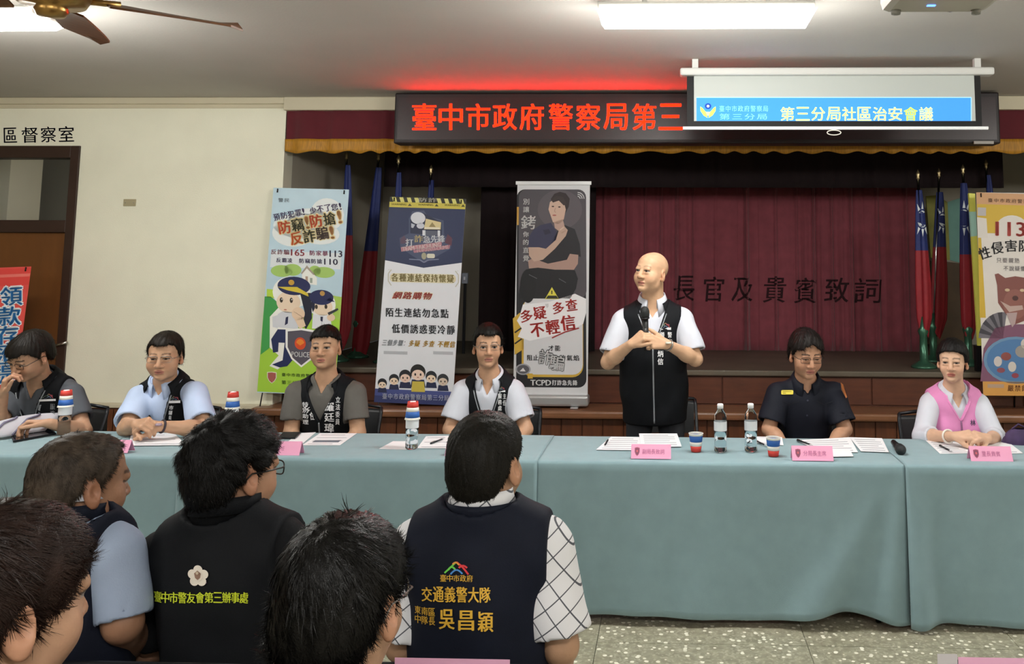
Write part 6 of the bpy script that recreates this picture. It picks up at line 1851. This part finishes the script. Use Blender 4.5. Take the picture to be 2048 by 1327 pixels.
# ------------------------------------------------------------------ audience seen from behind
AUD = 'audience seen from behind'
def chk():
    m = mat('checked_shirt_cloth', 'dcdce0', 0.75); nt = m.node_tree
    tc = nt.nodes.new('ShaderNodeTexCoord'); mp = nt.nodes.new('ShaderNodeMapping'); mp.inputs['Rotation'].default_value = (0, math.radians(38), 0); mp.inputs['Scale'].default_value = (26, 26, 26)
    nt.links.new(tc.outputs['Object'], mp.inputs['Vector']); sx = nt.nodes.new('ShaderNodeSeparateXYZ'); nt.links.new(mp.outputs['Vector'], sx.inputs[0])
    fs = []
    for ax in ('X', 'Z'):
        f = nt.nodes.new('ShaderNodeMath'); f.operation = 'FRACT'; nt.links.new(sx.outputs[ax], f.inputs[0])
        l = nt.nodes.new('ShaderNodeMath'); l.operation = 'LESS_THAN'; l.inputs[1].default_value = 0.07; nt.links.new(f.outputs[0], l.inputs[0]); fs.append(l)
    mx = nt.nodes.new('ShaderNodeMath'); mx.operation = 'MAXIMUM'; nt.links.new(fs[0].outputs[0], mx.inputs[0]); nt.links.new(fs[1].outputs[0], mx.inputs[1])
    mi = nt.nodes.new('ShaderNodeMix'); mi.data_type = 'RGBA'; nt.links.new(mx.outputs[0], mi.inputs['Factor']); mi.inputs['A'].default_value = (*lin('dcdce0'), 1); mi.inputs['B'].default_value = (*lin('4d5058'), 1)
    nt.links.new(mi.outputs['Result'], nt.nodes['Principled BSDF'].inputs['Base Color'])
    return m
C_check = chk()
C_bgrey = mat('blue_grey_shirt_cloth', '8f9db4', 0.75, var=0.05, scale=10, bump=0.1, bscale=300)
C_blk = mat('black_shirt_cloth', '0c0d10', 0.8, spec=0.2, var=0.1, scale=12, bump=0.12, bscale=300)
BC = dict(front=40, rx=0.072, ry=0.076, zt=0.055, zb=-0.02, fall=0.045, flare=0.02, tip=0.02, rise=0.015, thick=0.004)
CAST['grey'] = person(dict(label='older man with thinning grey-brown hair in navy vest, seen from behind', group=AUD, face=-1, seed=21, necklow=0.05, skin='94684a', head=(163, 968, 2.02), yaw=150, pitch=4, hs=0.95, cheek=1.05,
    neck=(150, 1052, 2.02), hip=(-1.40, 2.0, 0.52), sh=[(52, 1112, 2.02), (232, 1112, 2.0)], el=[(20, 1250, 2.05), (246, 1245, 1.98)], wr=[(100, 1330, 2.3), (275, 1330, 2.28)],
    hair=dict(y=(-0.12, -0.06, -0.045, -0.02, -0.005, 0.01, 0.03, 0.045, 0.065, 0.12), z=(0.09, 0.085, 0.06, 0.03, 0.0, 0.03, 0.03, -0.02, -0.042, -0.048), t=0.007, col='3a3129', side=0.6, var=0.5, vs=40, fuzz=(16000, 0.018, 0.05), res=0.0042),
    shirt=dict(mat=C_bgrey, len=0.95, r=(0.056, 0.062), collar=dict(BC, rx=0.063, ry=0.067, zt=0.085, fall=0.03, flare=0.012), cmat=C_white, v=0.03), vest=dict(mat=W_navy, v=(0.0, 0.0), aw=0.98, inf=0.026, collar=dict(BC, rx=0.074, ry=0.078, zt=0.045, fall=0.03, flare=0.004)), coarse=True))
CAST['curly'] = person(dict(label='man with thick curly black hair in black jacket with a white flower badge', group=AUD, face=-1, seed=22, necklow=0.05, skin='a97a5a', head=(468, 942, 2.10), yaw=152, pitch=3, hs=0.99, cheek=1.08,
    neck=(462, 1046, 2.10), hip=(-1.06, 2.10, 0.52), fat=1.08, sh=[(328, 1112, 2.12), (562, 1104, 2.08)], el=[(296, 1290, 2.14), (590, 1290, 2.08)], wr=[(400, 1390, 2.4), (560, 1390, 2.4)],
    hair=dict(y=(-0.12, -0.075, -0.05, -0.02, -0.008, 0.008, 0.03, 0.045, 0.065, 0.12), z=(0.05, 0.05, 0.04, 0.01, -0.01, 0.03, 0.03, -0.03, -0.065, -0.08), t=0.013, col='0b0a0a', side=0.35, curls=420, seed=4, var=0.4, vs=30, fuzz=(9000, 0.02, 0.4), res=0.0042),
    scalp=dict(y=HL['y'], z=HL['z'], col='241a15', a=0.8), glasses=dict(mat=G_black, r=0.0017), shirt=dict(mat=C_blk, len=0.9, r=(0.060, 0.066)), vest=dict(mat=W_black, v=(0.0, 0.0), aw=1.02, collar=dict(BC, rx=0.074, ry=0.078, zt=0.06, fall=0.035, flare=0.006), inf=0.026), coarse=True))
CAST['cropped'] = person(dict(label='man with close-cropped hair in navy vest with yellow characters on the back', group=AUD, face=-1, seed=23, necklow=0.05, skin='b08562', head=(972, 926, 2.10), yaw=166, pitch=2, hs=1.0,
    neck=(966, 1040, 2.10), hip=(-0.44, 2.12, 0.52), fat=1.1, sh=[(834, 1098, 2.10), (1092, 1100, 2.10)], el=[(806, 1285, 2.10), (1122, 1290, 2.08)], wr=[(870, 1390, 2.38), (1090, 1372, 2.38)],
    hair=dict(y=(-0.12, -0.075, -0.05, -0.02, -0.008, 0.008, 0.03, 0.045, 0.065, 0.12), z=(0.06, 0.06, 0.045, 0.01, -0.005, 0.02, 0.02, -0.03, -0.065, -0.08), t=0.006, col='15130f', side=0.7, fuzz=(20000, 0.010, 0.15), res=0.0042),
    scalp=dict(y=HL['y'], z=HL['z'], col='33291f', a=0.6), shirt=dict(mat=C_check, len=0.86, r=(0.066, 0.076), collar=dict(BC, zt=0.07, rx=0.065, ry=0.069, fall=0.03, flare=0.012), v=0.03), vest=dict(mat=W_navy, v=(0.0, 0.0), aw=1.06, inf=0.032, collar=dict(BC, rx=0.077, ry=0.081, zt=0.045, fall=0.03, flare=0.004)),
    trouser=mat('pale_grey_trousers', 'c9c5c0', 0.8, var=0.05, scale=10), coarse=True))
CAST['near'] = person(dict(label='man with glossy black hair and glasses closest to the camera', group=AUD, face=-1, seed=24, skin='b08463', head=(684, 1204, 1.26), yaw=172, pitch=6, hs=0.96,
    neck=(668, 1455, 1.22), hip=(-0.46, 1.22, 0.50), sh=[(530, 1550, 1.22), (830, 1550, 1.22)], el=[(500, 1700, 1.22), (860, 1700, 1.22)], wr=[(600, 1780, 1.5), (760, 1780, 1.5)],
    hair=dict(y=(-0.12, -0.075, -0.05, -0.02, -0.008, 0.008, 0.03, 0.045, 0.065, 0.12), z=(0.06, 0.06, 0.045, 0.012, 0.0, 0.025, 0.025, -0.01, -0.045, -0.055), t=0.010, col='0d0c0b', side=0.3, fuzz=(30000, 0.028, 0.03), res=0.0036, rough=0.35),
    scalp=dict(y=HL['y'], z=HL['z'], col='241d17', a=0.8), shirt=dict(mat=C_blk, len=0.8, collar=dict(BC, zt=0.03, fall=0.03, flare=0.006)), glasses=dict(mat=G_steel, r=0.0013), coarse=True))
CAST['bob'] = person(dict(label='person with dark brown hair turned in profile at the bottom left corner', group=AUD, face=-1, seed=25, skin='b48766', head=(-14, 1214, 1.14), yaw=156, pitch=4, hs=1.04, cheek=1.12,
    neck=(-30, 1480, 1.10), hip=(-0.86, 1.10, 0.50), sh=[(-190, 1570, 1.10), (125, 1560, 1.10)], el=[(-220, 1750, 1.1), (160, 1760, 1.1)], wr=[(-60, 1850, 1.4), (120, 1850, 1.4)],
    hair=dict(y=(-0.12, -0.085, -0.06, -0.03, -0.012, 0.008, 0.028, 0.04, 0.065, 0.12), z=(0.04, 0.04, 0.03, -0.005, -0.02, 0.012, 0.01, -0.05, -0.09, -0.10), t=0.012, col='241814', side=0.4, fuzz=(30000, 0.032, 0.03), res=0.0036, rough=0.4),
    shirt=dict(mat=C_blk, len=0.8, collar=dict(BC, zt=0.03, fall=0.03, flare=0.006)), coarse=True))
# ------------------------------------------------------------------ lettering and badges on the clothes
L_white = mat('white_print', 'e6e6e8', 0.6); L_grey = mat('grey_print_light', '9fa3a8', 0.6); L_gold = mat('gold_embroidery', 'dcae3c', 0.55); L_lime = mat('lime_embroidery', 'c9d62c', 0.55)
def badge_arcs(pg, cx, cy, s, cols=('5fb04a', 'c9823a', '3a6ab0', 'b0343a')):
    """three-colour mountain-like swoosh emblem"""
    def arc(x0, y0, x1, y1, bend, w, col, lay):
        pts = []
        for k in range(7):
            t = k / 6; pts.append((cx + s * (x0 + (x1 - x0) * t), cy + s * (y0 + (y1 - y0) * t - bend * math.sin(math.pi * t))))
        pg.line(pts, w * s, col, lay)
    arc(-1.0, 0.45, 0.0, -0.5, 0.0, 0.14, cols[0], 2); arc(-0.7, 0.2, -0.1, 0.15, 0.25, 0.16, cols[0], 2)
    arc(0.0, -0.5, 1.0, 0.55, 0.1, 0.16, cols[3], 2); arc(0.2, 0.0, 0.9, 0.0, 0.2, 0.16, cols[3], 2)
    arc(-0.5, 0.55, 0.5, 0.5, 0.35, 0.14, cols[2], 2); arc(-0.3, -0.3, 0.25, -0.25, 0.2, 0.14, cols[1], 3)
def chest(key, Y, emblem, bar, cols, em=True):
    P = CAST[key]; pg = ClothPage(P, 'vbv', Y)
    if emblem: badge_arcs(pg, emblem[0], emblem[1], emblem[2], ('6a7a6a', '8a6a4a', '5a6a8a', '8a3a44'))
    if bar: pg.rect(*bar, L_white, 1)
    for txt, x0, y0, x1, y1, m in cols: pg.text(txt, x0, y0, x1, y1, m, 2, bold=0.03, vertical=True)
    pg.build(P['vest'], 'badge', 'lettering')
chest('reader', 4.85, (99, 791, 8), (85, 797, 112, 801), [('議員', 86, 806, 94, 834, L_grey), ('服務', 101, 806, 111, 834, L_grey)])
chest('blue', 4.85, (351, 795, 7), (341, 800, 361, 805), [('市議員', 342, 809, 352, 838, L_white)])
chest('young', 5.0, None, None, [('特別助理', 604, 803, 617, 850, L_white), ('主任', 620, 803, 630, 842, L_white), ('羅廷瑋', 649, 803, 670, 866, L_white), ('立法委員', 672, 792, 682, 850, L_white)])
chest('thin', 5.0, (1004, 776, 6), (997, 780, 1011, 783), [('服務處', 996, 786, 1004, 822, L_white), ('主任', 1006, 786, 1013, 812, L_white)])
chest('speaker', 5.0, (1331, 650, 9), (1320, 654, 1342, 659), [('顧問', 1320, 663, 1329, 690, L_white), ('警察', 1335, 663, 1344, 690, L_white), ('炳信', 1315, 700, 1327, 731, L_white)])
P = CAST['officer']; pg = ClothPage(P, 'sbv', 4.95)
pg.rrect(1562, 779, 1586, 788, 2, mat('yellow_name_tag', 'e0cf4e', 0.5), 3)
pg.line([(1565, 781.5), (1583, 782)], 1.2, mat('tag_ink', '8a7a2a', 0.6), 4); pg.line([(1565, 785), (1580, 785.5)], 1.2, MATS['tag_ink'], 4)
pg.poly([(1681, 764), (1686, 768), (1695, 794), (1692, 796), (1682, 778)], mat('orange_patch', 'd98a55', 0.6), 3)
for q in ((1615, 800), (1614, 830)): pg.ell(q[0], q[1], 2, 2, mat('button_dark', '2c3040', 0.3), 3)
for x0, x1 in ((1565, 1598), (1632, 1664)):
    pg.line([(x0, 801), ((x0 + x1) / 2, 808), (x1, 802)], 1.6, mat('seam_dark', '0c0f1a', 0.8), 2)
pg.build(P['shirt'], 'name_tag_and_patch', 'lettering')
P = CAST['woman']; pg = ClothPage(P, 'vbv', 4.9)
pg.text('林', 1940, 838, 1950, 850, mat('dark_thread', '3a2a4a', 0.6), 2, bold=0.02); pg.build(P['vest'])
P = CAST['curly']; pg = ClothPage(P, 'vbv', 1.95)
for k in range(5):
    a = math.radians(-90 + 72 * k); pg.ell(398 + 12.5 * math.cos(a), 1150 + 12.5 * math.sin(a), 9.5, 9.5, mat('badge_cream', 'e6ddd0', 0.6), 2)
pg.ell(398, 1150, 10, 10, MATS['badge_cream'], 3)
pg.poly([(391, 1144), (398, 1138), (405, 1144), (403, 1153), (398, 1157), (393, 1153)], mat('badge_brown', '8a6a58', 0.6), 4); pg.ell(398, 1143, 3, 3, mat('badge_mid', 'c9b8a0', 0.6), 5)
pg.line([(381, 1162), (387, 1166)], 4, mat('badge_purple', '5a3a5a', 0.6), 1); pg.line([(415, 1162), (409, 1166)], 4, MATS['badge_purple'], 1)
for i, ch in enumerate('臺中市警友會第三辦事處'):
    x = 302 + i * 18.2; pg.text(ch, x, 1184 - i * 0.4, x + 17.5, 1206 - i * 0.5, L_lime, 2, bold=0.025)
pg.build(P['vest'], 'flower_badge', 'lettering')
P = CAST['cropped']; pg = ClothPage(P, 'vbv', 1.95)
badge_arcs(pg, 914, 1133, 24, ('6ac84a', 'd9923a', '4a8ad0', 'd0343a'))
for i, ch in enumerate('臺中市政府'): pg.text(ch, 881 + i * 13.4, 1147, 893 + i * 13.4, 1161, L_gold, 2, bold=0.015)
for i, ch in enumerate('交通義警大隊'): pg.text(ch, 843 + i * 23.6, 1171 + (i == 0) * 2, 864 + i * 23.6, 1202, L_gold, 2, bold=0.025)
for i, ch in enumerate('東南區'): pg.text(ch, 827 + i * 15, 1213 + i, 840 + i * 15, 1229 + i, L_gold, 2, bold=0.015)
for i, ch in enumerate('中隊長'): pg.text(ch, 827 + i * 15, 1231 + i, 840 + i * 15, 1248 + i, L_gold, 2, bold=0.015)
for i, ch in enumerate('吳昌穎'): pg.text(ch, 879 + i * 39, 1216 + i * 2, 909 + i * 39, 1256 + i * 2, L_gold, 2, bold=0.03)
pg.build(P['vest'], 'emblem', 'lettering')
# wrist watch, bracelet
def band_on(P, i, t, r, m, name, w=0.008, face_m=None):
    a, b_ = Vector(P['el'][i]), Vector(P['wr'][i]); c = a + (b_ - a) * t; d = (b_ - a).normalized(); u = d.orthogonal().normalized(); v = d.cross(u)
    o = MB().tube([c + (u * math.cos(k * math.pi / 10) + v * math.sin(k * math.pi / 10)) * r for k in range(20)], w, m, n=6, closed=True).build(name, P['body'])
    if face_m:
        q = c + Vector((0, -r - 0.004, r * 0.5)); MB().lathe([(0.0, 0.006), (0.015, 0.006), (0.017, 0.0), (0.017, -0.004)], face_m, q, n=14).build('watch_dial', o)
    return o
band_on(CAST['blue'], 1, 0.97, 0.031, mat('watch_dark', '2c2630', 0.4), 'wrist_watch', 0.006, mat('watch_face', '9a8a9a', 0.2))
band_on(CAST['speaker'], 1, 0.95, 0.029, mat('watch_steel', '8a8680', 0.3, metal=0.8), 'wrist_watch', 0.006, mat('watch_face2', 'c9c6b8', 0.2))
band_on(CAST['woman'], 0, 0.82, 0.032, mat('white_bangle', 'e6dfd6', 0.4), 'bangle', 0.0055)
# folded newspaper held by the reader
rows = []
for k in range(9):
    t = k / 8; row = []
    for j in range(11):
        u = j / 10
        p = atz(-70 + 160 * u, 888 - 24 * u, ZT + 0.004)
        row.append((p.x, p.y + 0.16 * t + 0.02 * math.sin(3 * t), ZT + 0.012 + 0.085 * math.sin(t * 1.75) * (0.6 + 0.4 * math.sin(u * 2.2 + 0.4))))
    rows.append(row)
np_ = empty('leaflet', (rows[4][5][0], rows[4][5][1], ZT), 'light grey folded leaflet held by the man reading at the left edge', 'leaflet')
o = MB().grid(rows, mat('grey_leaflet', 'b4b4bc', 0.6, var=0.05, scale=9)).build('sheet', np_); solidify(o, 0.0015)
b = MB()
for uu in (3, 6):
    L = [Vector(rows[k][uu if k < 5 else uu + 1]) + Vector((0, -0.004, 0.004)) for k in range(0, 7)]
    b = MB().tube(L, 0.006, mat('leaflet_band', '6d6a80', 0.6), n=5); b.build('printed_band', np_)
# ------------------------------------------------------------------ chairs
seat_lab = dict(reader='black folding chair under the man reading papers', blue='black folding chair under the man in light blue', young='black folding chair under the young man in grey', thin='black folding chair under the man with thin glasses',
                officer='black folding chair under the officer in navy', woman='black folding chair under the woman in pink')
for k, l in seat_lab.items():
    h = CAST[k]['body'].location
    c = chair_at(h.x + (0.07 if k == 'reader' else -0.05 if k == 'woman' else 0.02), h.y - 0.03, 0, l, 'folding chairs behind the head table'); c.scale = (1, 1, 0.93)
c = chair_at(-0.02, 5.62, 0.1, 'black folding chair pushed back behind the standing speaker', 'folding chairs behind the head table'); c.scale = (1, 1, 0.93)
aud_lab = dict(grey='black folding chair under the older man in the front row', curly='black folding chair under the curly-haired man', cropped='black folding chair with a pink sheet under the close-cropped man', near='black folding chair under the man closest to the camera', bob='black folding chair under the person at the bottom left')
for k, l in aud_lab.items():
    h = CAST[k]['body'].location
    c = chair_at(h.x, h.y + 0.0, math.pi, l, 'folding chairs of the audience'); c.scale = (1, 1, 1.02)
c = chair_at(0.775, 2.10, math.pi, 'empty black folding chair with a pink sheet at the bottom right', 'folding chairs of the audience')
c.scale = (1, 1, 1.06)
def chair_sheet(cx, y, x0, x1, z1, z0, m, name, label):
    tag(MB().box((x0, y - 0.001, z0), (x1, y, z1), m).build(name, None, ((x0 + x1) / 2, y, z0)), label, 'paper')
yb = 2.12 - 0.302
a = at(790, 1314, yb); b_ = at(1020, 1314, yb)
chair_sheet(0, yb, a.x, b_.x, a.z, a.z - 0.2, mat('pink_paper', 'dba4c2', 0.6), 'pink_notice', 'pink paper sheet taped on the chair of the close-cropped man')
yb = 2.10 - 0.302
a = at(1916, 1313, yb); b_ = at(2095, 1313, yb)
chair_sheet(0, yb, a.x, b_.x, a.z, a.z - 0.2, MATS['pink_paper'], 'pink_notice', 'pink paper sheet taped on the empty chair at the bottom right')
a = at(1874, 1306, yb); b_ = at(1914, 1306, yb)
chair_sheet(0, yb - 0.001, a.x, b_.x, a.z, a.z - 0.06, mat('grey_sticker', 'b9b5b8', 0.5), 'chair_sticker', 'small grey sticker beside the pink sheet on the empty chair')
